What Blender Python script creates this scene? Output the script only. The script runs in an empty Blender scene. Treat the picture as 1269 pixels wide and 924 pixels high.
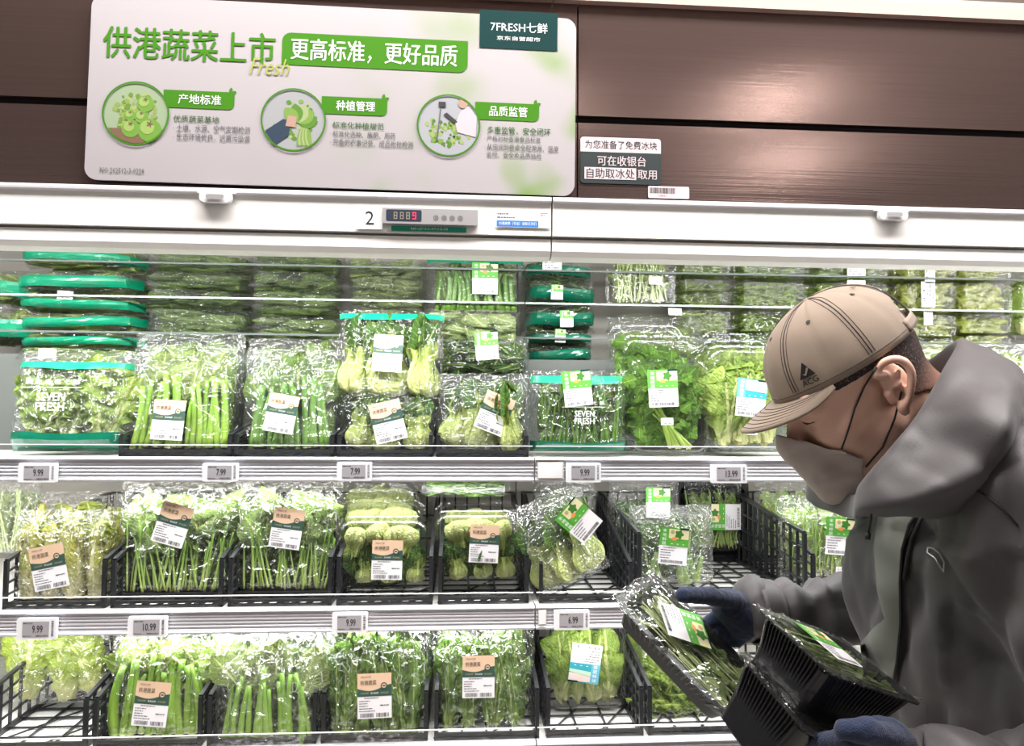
import bpy, math, random
import numpy as np
from mathutils import Vector, Matrix, noise
from mathutils.bvhtree import BVHTree

S = bpy.context.scene
COL = S.collection
PI = math.pi
# ------------------------------------------------------------------ camera
CAMZ = 1.35
FPX = 917.0
RM = (Matrix.Rotation(math.radians(-4.0), 4, 'Z') @ Matrix.Rotation(math.radians(90 + 2.87), 4, 'X')
      @ Matrix.Rotation(math.radians(0.39), 4, 'Z'))
cd = bpy.data.cameras.new('camera'); cam = bpy.data.objects.new('camera', cd); COL.objects.link(cam)
cam.matrix_world = Matrix.Translation((0, 0, CAMZ)) @ RM
cd.sensor_width = 36.0; cd.lens = FPX / 1269 * 36; cd.clip_start = 0.02
S.camera = cam
# ------------------------------------------------------------------ light and exposure
S.view_settings.view_transform = 'Standard'; S.view_settings.look = 'None'
S.view_settings.gamma = 1.0; S.view_settings.use_curve_mapping = False
S.view_settings.exposure = 0.30
S.cycles.transparent_max_bounces = 24
S.cycles.max_bounces = 8
S.cycles.caustics_reflective = False; S.cycles.caustics_refractive = False
wd = bpy.data.worlds.new('shop'); S.world = wd; wd.use_nodes = True
wd.node_tree.nodes['Background'].inputs[0].default_value = (0.80, 0.74, 0.74, 1)
wd.node_tree.nodes['Background'].inputs[1].default_value = 0.14

def area(name, loc, sx, sy, power, rot=(0, 0, 0), col=(1, 1, 1)):
    l = bpy.data.lights.new(name, 'AREA'); l.shape = 'RECTANGLE'; l.size = sx; l.size_y = sy
    l.energy = power; l.color = col
    o = bpy.data.objects.new(name, l); o.location = loc; o.rotation_euler = rot; COL.objects.link(o)
    return o
R_ = math.radians
for cx, w in ((-0.72, 1.7), (1.15, 1.9)):
    area('canopy_lamp_light', (cx, 1.50, 1.70), w, 0.06, 17, (R_(24), 0, 0))
    area('top_shelf_lamp_light', (cx, 1.675, 1.172), w, 0.02, 3.9, (R_(24), 0, 0))
    area('middle_shelf_lamp_light', (cx, 1.645, 0.874), w, 0.02, 3.7, (R_(24), 0, 0))
area('ceiling_panel_light', (0.5, 0.72, 3.04), 3.6, 0.4, 120, (R_(6), 0, 0), (1, .95, .92))

# ------------------------------------------------------------------ helpers
def P(px, py, Y):
    d = RM @ Vector(((px - 634.5) / FPX, -(py - 462) / FPX, -1.0))
    d = d * (Y / d.y)
    return Vector((d.x, d.y, d.z + CAMZ))

def tag(o, label=None, cat=None, group=None, kind=None):
    if label: o['label'] = label
    if cat: o['category'] = cat
    if group: o['group'] = group
    if kind: o['kind'] = kind
    return o

def empty(name, loc=(0, 0, 0), rot=(0, 0, 0), parent=None):
    o = bpy.data.objects.new(name, None); COL.objects.link(o)
    o.location = loc; o.rotation_euler = rot; o.parent = parent; o.empty_display_size = 0.02
    return o

def put(me, parent, name, loc=(0, 0, 0), rot=(0, 0, 0), sc=(1, 1, 1)):
    o = bpy.data.objects.new(name, me); COL.objects.link(o)
    o.parent = parent; o.location = loc; o.rotation_euler = rot; o.scale = sc
    return o

class NT:
    def __init__(s, name):
        s.m = bpy.data.materials.new(name); s.m.use_nodes = True; s.t = s.m.node_tree
        s.t.nodes.clear(); s.out = s.n('ShaderNodeOutputMaterial')
    def n(s, typ, **kw):
        nd = s.t.nodes.new(typ)
        for k, v in kw.items():
            if k.startswith('i_'): 
                key = k[2:]; key = int(key) if key.isdigit() else key.replace('_', ' ')
                s.set(nd.inputs[key], v)
            else: setattr(nd, k, v)
        return nd
    def set(s, inp, v):
        if isinstance(v, bpy.types.NodeSocket): s.t.links.new(v, inp)
        elif isinstance(v, bpy.types.Node): s.t.links.new(v.outputs[0], inp)
        else:
            if hasattr(inp.default_value, '__len__') and not hasattr(v, '__len__'): v = (v,) * len(inp.default_value)
            if hasattr(v, '__len__') and len(v) == 3 and len(inp.default_value) == 4: v = (*v, 1)
            inp.default_value = v
    def math(s, op, a, b=0.0, c=0.0, clamp=False):
        nd = s.n('ShaderNodeMath', operation=op, use_clamp=clamp)
        s.set(nd.inputs[0], a); s.set(nd.inputs[1], b)
        if len(nd.inputs) > 2: s.set(nd.inputs[2], c)
        return nd.outputs[0]
    def mix(s, f, a, b):
        nd = s.n('ShaderNodeMix', data_type='RGBA')
        s.set(nd.inputs[0], f); s.set(nd.inputs[6], a); s.set(nd.inputs[7], b)
        return nd.outputs[2]
    def ramp(s, f, lo, hi):
        nd = s.n('ShaderNodeMapRange', interpolation_type='SMOOTHSTEP'); s.set(nd.inputs[0], f)
        nd.inputs[1].default_value = lo; nd.inputs[2].default_value = hi
        return nd.outputs[0]
    def obj(s): return s.n('ShaderNodeTexCoord').outputs['Object']
    def noise(s, scale, detail=2, vec=None, rough=.5):
        nd = s.n('ShaderNodeTexNoise'); nd.inputs['Scale'].default_value = scale
        nd.inputs['Detail'].default_value = detail; nd.inputs['Roughness'].default_value = rough
        s.set(nd.inputs['Vector'], vec if vec is not None else s.obj())
        return nd.outputs[0]
    def bump(s, h, strength=.3, dist=.002):
        nd = s.n('ShaderNodeBump'); nd.inputs['Strength'].default_value = strength
        nd.inputs['Distance'].default_value = dist; s.set(nd.inputs['Height'], h)
        return nd.outputs[0]
    def done(s, sh):
        s.set(s.out.inputs[0], sh if isinstance(sh, bpy.types.NodeSocket) else sh.outputs[0]); return s.m

M = {}
def plain(name, col, rough=.5, metal=0.0, emit=None, es=1.0, col2=None, nscale=40, bump=0.0, bscale=200, spec=None, coat=0):
    b = NT(name); p = b.n('ShaderNodeBsdfPrincipled')
    c = col if col2 is None else b.mix(b.noise(nscale, 3), col, col2)
    b.set(p.inputs['Base Color'], c); p.inputs['Roughness'].default_value = rough; p.inputs['Metallic'].default_value = metal
    if spec is not None: p.inputs['Specular IOR Level'].default_value = spec
    if coat: p.inputs['Coat Weight'].default_value = coat
    if emit: b.set(p.inputs['Emission Color'], emit); p.inputs['Emission Strength'].default_value = es
    if bump: b.set(p.inputs['Normal'], b.bump(b.noise(bscale, 3), bump))
    M[name] = b.done(p); return M[name]

class MB:
    """collects faces, builds ONE mesh"""
    def __init__(s): s.v = []; s.f = []; s.mi = []; s.uv = None; s.mats = []; s.sm = []
    def m(s, mat):
        mat = M[mat] if isinstance(mat, str) else mat
        if mat not in s.mats: s.mats.append(mat)
        return s.mats.index(mat)
    def add(s, vs, fs, mat, smooth=False):
        k = len(s.v); s.v += [tuple(p) for p in vs]; i = s.m(mat)
        for f in fs: s.f.append(tuple(k + j for j in f)); s.mi.append(i); s.sm.append(smooth)
        return s
    def box(s, x0, x1, y0, y1, z0, z1, mat):
        vs = [(x, y, z) for x in (x0, x1) for y in (y0, y1) for z in (z0, z1)]
        return s.add(vs, [(0, 1, 3, 2), (4, 6, 7, 5), (0, 4, 5, 1), (2, 3, 7, 6), (0, 2, 6, 4), (1, 5, 7, 3)], mat)
    def bar(s, a, b, w, h, mat):
        a = Vector(a); b = Vector(b); d = (b - a).normalized()
        up = Vector((0, 0, 1)) if abs(d.z) < .9 else Vector((0, 1, 0))
        r = d.cross(up).normalized() * w / 2; u = r.cross(d).normalized() * h / 2
        vs = [p + sx * r + sz * u for p in (a, b) for sx, sz in ((-1, -1), (1, -1), (1, 1), (-1, 1))]
        return s.add(vs, [(0, 1, 2, 3), (7, 6, 5, 4), (0, 4, 5, 1), (1, 5, 6, 2), (2, 6, 7, 3), (3, 7, 4, 0)], mat)
    def tube(s, pts, r, mat, n=8, cap=True):
        pts = [Vector(p) for p in pts]; vs = []; fs = []
        rs = r if hasattr(r, '__len__') else [r] * len(pts)
        d0 = (pts[1] - pts[0]).normalized(); u = d0.orthogonal().normalized()
        for i, p in enumerate(pts):
            d = (pts[min(i + 1, len(pts) - 1)] - pts[max(i - 1, 0)]).normalized()
            u = (u - d * u.dot(d)).normalized(); w = d.cross(u)
            for k in range(n):
                a = 2 * PI * k / n; vs.append(p + rs[i] * (math.cos(a) * u + math.sin(a) * w))
        for i in range(len(pts) - 1):
            for k in range(n):
                fs.append((i * n + k, i * n + (k + 1) % n, (i + 1) * n + (k + 1) % n, (i + 1) * n + k))
        if cap: fs += [tuple(range(n))[::-1], tuple((len(pts) - 1) * n + k for k in range(n))]
        return s.add(vs, fs, mat, True)
    def grid(s, fn, nu, nv, mat, smooth=True, closed=False):
        vs = [fn(i / nu, j / nv) for j in range(nv + 1) for i in range(nu + (0 if closed else 1))]
        W = nu if closed else nu + 1
        fs = [(j * W + i, j * W + (i + 1) % W, (j + 1) * W + (i + 1) % W, (j + 1) * W + i)
              for j in range(nv) for i in range(nu)]
        return s.add(vs, fs, mat, smooth)
    # flat print, in the XZ plane facing -y, layer k
    def poly(s, pts, mat, k=0, eps=.0003):
        k = k + (len(s.f) % 40) * .01
        return s.add([(x, -k * eps, z) for x, z in pts], [tuple(range(len(pts)))], mat)
    def rect(s, x0, z0, x1, z1, mat, k=0): return s.poly([(x0, z0), (x1, z0), (x1, z1), (x0, z1)], mat, k)
    def disc(s, x, z, r, mat, k=0, n=28, rz=None):
        rz = rz or r
        return s.poly([(x + r * math.cos(2 * PI * i / n), z + rz * math.sin(2 * PI * i / n)) for i in range(n)], mat, k)
    def ring(s, x, z, r, r2, mat, k=0, n=36):
        vs = [(x + q * math.cos(2 * PI * i / n), -k * .0003, z + q * math.sin(2 * PI * i / n)) for i in range(n) for q in (r, r2)]
        return s.add(vs, [(2 * i, 2 * i + 1, (2 * i + 3) % (2 * n), (2 * i + 2) % (2 * n)) for i in range(n)], mat)
    def text(s, t, x0, z0, x1, z1, mat, k=1, bold=.0, vert=False, shear=0):
        v, f = text_poly(t, 0, shear)
        w = (z1 - z0) * bold
        if bold: s.add([(x0 + w + (x1 - x0) * a, -(k + .3) * .0003, z0 + w * .5 + (z1 - z0) * b) for a, b in v], f, mat)
        return s.add([(x0 + (x1 - x0) * a, -k * .0003, z0 + (z1 - z0) * b) for a, b in v], f, mat)
    def mesh(s, name='mesh'):
        me = bpy.data.meshes.new(name); me.from_pydata(s.v, [], s.f)
        for m in s.mats: me.materials.append(m)
        me.polygons.foreach_set('material_index', s.mi); me.polygons.foreach_set('use_smooth', s.sm)
        if s.uv:
            ul = me.uv_layers.new(name='UVMap'); idx = np.zeros(len(me.loops), dtype=np.int32)
            me.loops.foreach_get('vertex_index', idx); ul.data.foreach_set('uv', np.array(s.uv, dtype=np.float32)[idx].ravel())
        me.update(); return me
    def build(s, name, parent=None, loc=(0, 0, 0), rot=(0, 0, 0)): return put(s.mesh(name), parent, name, loc, rot)

_tc = {}
def text_poly(t, bold=0.0, shear=0):
    key = (t, bold, shear)
    if key in _tc: return _tc[key]
    c = bpy.data.curves.new('t', 'FONT'); c.body = t; c.resolution_u = 1 if len(t) > 6 else 2; c.offset = bold; c.shear = shear
    o = bpy.data.objects.new('t', c); COL.objects.link(o)
    dg = bpy.context.evaluated_depsgraph_get(); me = bpy.data.meshes.new_from_object(o.evaluated_get(dg))
    v = [(p.co.x, p.co.y) for p in me.vertices]; f = [tuple(p.vertices) for p in me.polygons]
    bpy.data.objects.remove(o); bpy.data.curves.remove(c); bpy.data.meshes.remove(me)
    xs = [a for a, b in v]; ys = [b for a, b in v]
    x0, x1, y0, y1 = min(xs), max(xs), min(ys), max(ys)
    r = ([((a - x0) / max(x1 - x0, 1e-6), (b - y0) / max(y1 - y0, 1e-6)) for a, b in v], f)
    _tc[key] = r; return r

def rrect(x0, z0, x1, z1, r, n=5, corners=(1, 1, 1, 1)):
    """rounded rectangle, corners BL BR TR TL"""
    out = []
    for (cx, cz, a0, on, kx, kz) in ((x0 + r, z0 + r, PI, corners[0], x0, z0), (x1 - r, z0 + r, 1.5 * PI, corners[1], x1, z0),
                             (x1 - r, z1 - r, 0, corners[2], x1, z1), (x0 + r, z1 - r, .5 * PI, corners[3], x0, z1)):
        if on: out += [(cx + r * math.cos(a0 + PI / 2 * i / n), cz + r * math.sin(a0 + PI / 2 * i / n)) for i in range(n + 1)]
        else: out.append((kx, kz))
    return out

# ------------------------------------------------------------------ materials
plain('white_metal', (.82, .81, .78), .35)
plain('white_paint', (.92, .91, .88), .5)
plain('beige_paint', (.62, .58, .50), .55)
plain('dark_gap', (.012, .012, .014), .7)
plain('chrome', (.75, .75, .74), .22, 1)
plain('aluminium', (.74, .73, .77), .42, .25)
plain('back_steel', (.34, .32, .28), .5, .1, col2=(.30, .28, .25), nscale=6)
plain('rail_grey', (.12, .14, .13), .3, .7)
plain('black_plastic', (.014, .015, .017), .38, bump=.15)
plain('tray_black', (.008, .008, .009), .25)
plain('white_plastic', (.80, .80, .82), .35)
plain('screen_grey', (.36, .34, .36), .4)
plain('ink', (.015, .015, .02), .6)
plain('ink_grey', (.09, .09, .10), .6)
plain('paper', (.80, .78, .80), .55)
plain('label_peach', (.72, .50, .34), .55)
plain('label_green', (.035, .085, .065), .5)
plain('gold', (.45, .36, .18), .5)
plain('lab_leaf', (.09, .36, .04), .5)
plain('lab_leaf_dark', (.04, .17, .02), .5)
plain('lab_cream', (.72, .66, .38), .5)
plain('lab_orange', (.72, .28, .08), .5)
plain('lab_teal', (.03, .30, .36), .5)
plain('lab_blue', (.13, .42, .55), .5)
plain('lab_pink', (.75, .58, .52), .5)
plain('lab_mint', (.45, .68, .50), .5)
plain('sign_green', (.045, .19, .005), .8, spec=.2)
plain('sign_dark_green', (.0, .030, .030), .8, spec=.2)
plain('sign_text_green', (.02, .10, .01), .8)
plain('sign_lime', (.30, .34, .05), .5)
plain('sticker_black', (.012, .022, .024), .5)
plain('sticker_pink', (.62, .52, .54), .5)
plain('blue_print', (.02, .22, .72), .5)
plain('tag_green', (.0, .32, .20), .5)
plain('grey_panel', (.42, .41, .42), .4, .3)
plain('display_dark', (.035, .045, .07), .3)
plain('segment_dim', (.28, .25, .18), .5)
plain('segment_red', (.9, .02, .06), .5, emit=(1, .03, .08), es=1.5)
plain('lamp_glow', (1, 1, 1), .5, emit=(1, .99, .95), es=8)
plain('bag_green', (.0, .26, .13), .35, coat=.4)
plain('bag_green_dark', (.0, .12, .065), .3, coat=.4)
plain('film_white', (.85, .85, .85), .5)
plain('floor_mat', (.35, .33, .31), .4)
plain('beige_wall', (.45, .38, .35), .6)
plain('pink_trim', (.48, .33, .29), .4)

def brushed():
    b = NT('brushed_panel'); tc = b.obj()
    mp = b.n('ShaderNodeMapping'); b.set(mp.inputs[0], tc); mp.inputs['Scale'].default_value = (3, 1, 260)
    n1 = b.noise(1.0, 4, mp.outputs[0])
    p = b.n('ShaderNodeBsdfPrincipled')
    b.set(p.inputs['Base Color'], b.mix(n1, (.20, .135, .122), (.25, .175, .158)))
    p.inputs['Metallic'].default_value = .85; p.inputs['Roughness'].default_value = .20
    p.inputs['Anisotropic'].default_value = .7; tg = b.n('ShaderNodeTangent', direction_type='RADIAL', axis='Z'); b.set(p.inputs['Tangent'], tg.outputs[0])
    b.set(p.inputs['Normal'], b.bump(n1, .18, .0006))
    M['brushed_panel'] = b.done(p)
brushed()

def board():
    """white sign board with a blurred green foliage print towards its right end"""
    b = NT('sign_board'); tc = b.obj()
    sx = b.n('ShaderNodeSeparateXYZ'); b.set(sx.inputs[0], tc)
    g = b.ramp(sx.outputs[0], .38, .86)
    n = b.ramp(b.noise(7, 1.5), .45, .72)
    f = b.math('MULTIPLY', g, n)
    g2 = b.math('MULTIPLY', b.ramp(sx.outputs[2], .17, .0), b.ramp(sx.outputs[0], .25, .8))
    f = b.math('ADD', f, b.math('MULTIPLY', b.math('MULTIPLY', g2, b.ramp(b.noise(11, 1), .5, .75)), .6), clamp=True)
    p = b.n('ShaderNodeBsdfPrincipled'); b.set(p.inputs['Base Color'], b.mix(f, (.40, .375, .39), (.16, .29, .05)))
    p.inputs['Roughness'].default_value = .32
    M['sign_board'] = b.done(p)
board()

def film(name, base=.05, edge=.5, crease=.7, haze=.005, rough=.12, scale=6, bump=.8, keep0=.52, keep1=.62):
    """clear crinkled wrap: see-through, glossy, sharp folds whitened, with glints painted along them"""
    b = NT(name); tc = b.obj()
    nz = b.n('ShaderNodeTexNoise'); nz.inputs['Scale'].default_value = 5; nz.inputs['Detail'].default_value = 1; b.set(nz.inputs['Vector'], tc)
    wv = b.n('ShaderNodeMix', data_type='VECTOR'); b.set(wv.inputs[0], .12); b.set(wv.inputs[4], tc); b.set(wv.inputs[5], nz.outputs[1])
    cr = None; hs = None
    for k, sc_ in enumerate((scale, scale * 2.3)):
        mp = b.n('ShaderNodeMapping'); b.set(mp.inputs[0], wv.outputs[1]); mp.inputs['Rotation'].default_value = (0, .5 + k, 0); mp.inputs['Scale'].default_value = (1, .3, .55 if k else 1)
        vo = b.n('ShaderNodeTexVoronoi', feature='DISTANCE_TO_EDGE'); vo.inputs['Scale'].default_value = sc_; b.set(vo.inputs['Vector'], mp.outputs[0])
        ln = b.ramp(vo.outputs[0], .017 * (1 + .6 * k), .004)
        kp = b.ramp(b.noise(4.5 + 3 * k, 2), keep0, keep1)
        q = b.math('MULTIPLY', ln, kp); cr = q if cr is None else b.math('MAXIMUM', cr, q)
        h = b.ramp(vo.outputs[0], .0, .22); hs = h if hs is None else b.math('ADD', hs, b.math('MULTIPLY', h, .5))
    sz = b.n('ShaderNodeSeparateXYZ'); b.set(sz.inputs[0], tc)
    cr = b.math('MULTIPLY', cr, b.math('ADD', .30, b.math('MULTIPLY', b.ramp(sz.outputs[2], .35, .85), .7)))
    fr = b.n('ShaderNodeLayerWeight'); fr.inputs[0].default_value = .35
    nb = b.bump(b.math('ADD', hs, b.noise(14, 3)), bump, .006)
    b.set(fr.inputs['Normal'], nb)
    f = b.math('ADD', b.math('MULTIPLY', b.math('POWER', fr.outputs[1], 2.2), edge), base, clamp=True)
    gl = b.n('ShaderNodeBsdfGlossy'); gl.inputs['Roughness'].default_value = rough; b.set(gl.inputs['Normal'], nb); gl.inputs['Color'].default_value = (1, 1, 1, 1)
    df = b.n('ShaderNodeBsdfDiffuse'); df.inputs[0].default_value = (.9, .92, .9, 1)
    tl = b.n('ShaderNodeBsdfTranslucent'); tl.inputs[0].default_value = (.9, .92, .9, 1)
    dt = b.n('ShaderNodeMixShader'); dt.inputs[0].default_value = .5; b.set(dt.inputs[1], df.outputs[0]); b.set(dt.inputs[2], tl.outputs[0])
    tr = b.n('ShaderNodeBsdfTransparent'); tr.inputs[0].default_value = (.985, .99, .985, 1)
    m1 = b.n('ShaderNodeMixShader'); b.set(m1.inputs[0], f); b.set(m1.inputs[1], tr.outputs[0]); b.set(m1.inputs[2], gl.outputs[0])
    m2 = b.n('ShaderNodeMixShader'); b.set(m2.inputs[0], b.math('ADD', b.math('MULTIPLY', cr, crease), haze, clamp=True)); b.set(m2.inputs[1], m1.outputs[0]); b.set(m2.inputs[2], dt.outputs[0])
    M[name] = b.done(m2)
film('bag_film')
film('milky_film', base=.07, haze=.028, keep0=.48, keep1=.60)
film('wrap_film', base=.06, edge=.55, crease=.35, haze=.008, scale=13, rough=.10, keep0=.50, keep1=.60)
film('clear_plastic', base=.035, edge=.7, crease=0, haze=.004, rough=.09, scale=10, bump=.16)

def leafmat(name, c1, c2, rib, ribw=.10, veins=9, vein=.5, tl=.35, base=None, rough=.42, blo=.0, bhi=.3):
    """UV x runs across the blade, y along it; rib and veins are the plant's own colours"""
    b = NT(name); uv = b.n('ShaderNodeUVMap'); sx = b.n('ShaderNodeSeparateXYZ'); b.set(sx.inputs[0], uv.outputs[0])
    u = b.math('ABSOLUTE', b.math('SUBTRACT', b.math('MULTIPLY', sx.outputs[0], 2), 1)); v = sx.outputs[1]
    dk = lambda c, k=.66: (c[0] * k * 1.04, c[1] * k, c[2] * k * .72)
    c1 = dk(c1, .58); c2 = dk(c2, .92); rib = dk(rib, .92); base = dk(base, .92) if base else None
    nz = b.noise(11, 4, rough=.6)
    oi = b.n('ShaderNodeObjectInfo')
    col = b.mix(b.math('ADD', b.math('MULTIPLY', nz, .6), b.math('MULTIPLY', oi.outputs['Random'], .5), clamp=True), c1, c2)
    w = b.math('MULTIPLY', b.math('SUBTRACT', 1.15, v), ribw)
    ribf = b.math('SUBTRACT', 1.0, b.ramp(b.math('SUBTRACT', u, w), 0, .06))
    vn = b.math('SINE', b.math('MULTIPLY', b.math('SUBTRACT', b.math('MULTIPLY', v, veins), b.math('MULTIPLY', u, veins * .32)), 2 * PI))
    vf = b.ramp(b.math('ADD', vn, b.math('MULTIPLY', nz, .5)), .95, 1.35)
    col = b.mix(b.math('MULTIPLY', vf, vein), col, rib)
    col = b.mix(ribf, col, rib)
    if base: col = b.mix(b.ramp(v, bhi, blo), col, base)
    p = b.n('ShaderNodeBsdfPrincipled'); b.set(p.inputs['Base Color'], col); p.inputs['Roughness'].default_value = rough
    b.set(p.inputs['Normal'], b.bump(b.math('ADD', b.math('MULTIPLY', vf, -1), b.math('MULTIPLY', b.noise(26, 4), 2.2)), .9, .004))
    t = b.n('ShaderNodeBsdfTranslucent'); b.set(t.inputs[0], col)
    mx = b.n('ShaderNodeMixShader'); mx.inputs[0].default_value = tl; b.set(mx.inputs[1], p.outputs[0]); b.set(mx.inputs[2], t.outputs[0])
    M[name] = b.done(mx)
leafmat('choy_leaf', (.11, .22, .06), (.20, .34, .10), (.42, .55, .22), .06, 8, .35)
leafmat('choy_leaf_pale', (.24, .36, .14), (.36, .48, .22), (.55, .66, .34), .06, 8, .4)
leafmat('spinach_leaf', (.17, .32, .10), (.30, .45, .17), (.48, .62, .26), .05, 7, .4)
leafmat('bok_leaf', (.035, .11, .022), (.09, .22, .04), (.38, .55, .16), .09, 8, .5)
leafmat('bok_petiole', (.34, .50, .10), (.46, .60, .18), (.58, .68, .30), .03, 3, .25, .2, base=(.56, .64, .34), rough=.3)
leafmat('romaine_leaf', (.24, .46, .07), (.42, .60, .14), (.66, .74, .40), .16, 10, .4, base=(.74, .78, .52), bhi=.35)
leafmat('romaine_dark', (.12, .29, .05), (.23, .42, .09), (.42, .58, .22), .12, 12, .4, base=(.42, .60, .20), bhi=.4)
leafmat('lettuce_yellow', (.46, .62, .10), (.62, .72, .20), (.76, .80, .45), .14, 9, .4, base=(.80, .80, .58), bhi=.35)
leafmat('cabbage_leaf', (.52, .56, .08), (.68, .72, .20), (.80, .80, .58), .22, 11, .45, base=(.80, .78, .64), bhi=.55)
leafmat('heart_leaf', (.26, .44, .04), (.46, .60, .10), (.66, .72, .36), .15, 9, .5, base=(.66, .68, .42), bhi=.45)
leafmat('parsley_leaf', (.07, .24, .03), (.20, .44, .06), (.38, .58, .16), .05, 6, .3)
leafmat('frisee_leaf', (.18, .38, .05), (.40, .58, .12), (.62, .72, .34), .16, 9, .3)
leafmat('pale_leaf', (.34, .50, .22), (.50, .64, .34), (.66, .76, .48), .1, 8, .4)

def stemmat(name, c1, c2, end):
    b = NT(name); sx = b.n('ShaderNodeSeparateXYZ'); b.set(sx.inputs[0], b.obj())
    oi = b.n('ShaderNodeObjectInfo')
    c = b.mix(b.ramp(sx.outputs[2], 0, 1), c1, c2)
    c = b.mix(b.math('MULTIPLY', oi.outputs['Random'], .35), c, c2)
    c = b.mix(b.ramp(sx.outputs[2], .035, .0), c, end)
    p = b.n('ShaderNodeBsdfPrincipled'); b.set(p.inputs['Base Color'], c); p.inputs['Roughness'].default_value = .33
    mp = b.n('ShaderNodeMapping'); b.set(mp.inputs[0], b.obj()); mp.inputs['Scale'].default_value = (3, 3, 1)
    b.set(p.inputs['Normal'], b.bump(b.noise(3, 2, mp.outputs[0]), .3, .002))
    M[name] = b.done(p)
stemmat('choy_stem', (.26, .40, .06), (.17, .33, .04), (.66, .70, .44))
stemmat('dark_stem', (.12, .25, .03), (.08, .19, .025), (.52, .60, .28))
stemmat('thin_stem', (.36, .46, .12), (.18, .34, .05), (.32, .17, .10))
stemmat('white_stem', (.50, .56, .28), (.38, .48, .18), (.7, .7, .5))
stemmat('celery_stem', (.28, .38, .07), (.20, .34, .05), (.55, .50, .28))
# ------------------------------------------------------------------ the setting
plain('spot_glow', (1, 1, 1), .5, emit=(1, .96, .9), es=110)
XL, XS, XR = -1.75, 0.167, 2.35
def structure(name, *b, mat):
    o = MB().box(*b, mat).build(name); return tag(o, kind='structure')
structure('floor', -3.5, 4, -3, 2.6, -.05, 0, mat='floor_mat')
structure('wall_back', -3.5, 4, 2.5, 2.6, 0, 3.1, mat='beige_wall')
structure('ceiling', -3.5, 4, -3, 2.6, 3.1, 3.2, mat='beige_wall')

for i, (x, y, r, lab) in enumerate(((1.70, -1.19, .07, 'round ceiling downlight nearest the right case'), (2.20, -2.15, .09, 'round ceiling downlight farther back in the aisle'), (.30, -1.4, .07, 'round ceiling downlight in front of the case joint'))):
    mb = MB(); mb.tube([(x, y, 3.10), (x, y, 3.075)], [r * 1.2, r * 1.2], 'white_metal', 24); o = empty('ceiling_lamp', (0, 0, 0)); mb.build('housing', o)
    MB().tube([(x, y, 3.074), (x, y, 3.070)], [r, r], 'spot_glow', 24).build('lens', o); tag(o, lab, 'ceiling lamp')
# heights of the case lines, read off at its front plane
zgap = 1.900
ZS1, ZS2, ZS3 = 1.243, 0.9265, 0.655          # front top edge of the three decks
YS1, YS2, YS3 = 1.65, 1.62, 1.58
YB = 2.19                                     # back panel

plain('grey_step', (.10, .11, .10), .5)
def rail_profile(y, ztop, h):
    pts = [(y + .02, ztop), (y - .004, ztop), (y - .006, ztop - .004), (y, ztop - .007)]
    n = 5; z = ztop - .008; st = (h - .014) / n
    for i in range(n):
        pts += [(y + .0006, z), (y + .0006, z - st * .45), (y - .002, z - st * .6), (y - .002, z - st * .95)]; z -= st
    pts += [(y - .005, ztop - h + .004), (y - .004, ztop - h), (y + .02, ztop - h)]
    return pts

def extrude_x(pts, x0, x1, mat, name, parent):
    n = len(pts); mb = MB()
    mb.add([(x, y, z) for x in (x0, x1) for y, z in pts],
           [(i, (i + 1) % n, n + (i + 1) % n, n + i) for i in range(n)] + [tuple(range(n))[::-1], tuple(range(n, 2 * n))], mat)
    return mb.build(name, parent)

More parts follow.
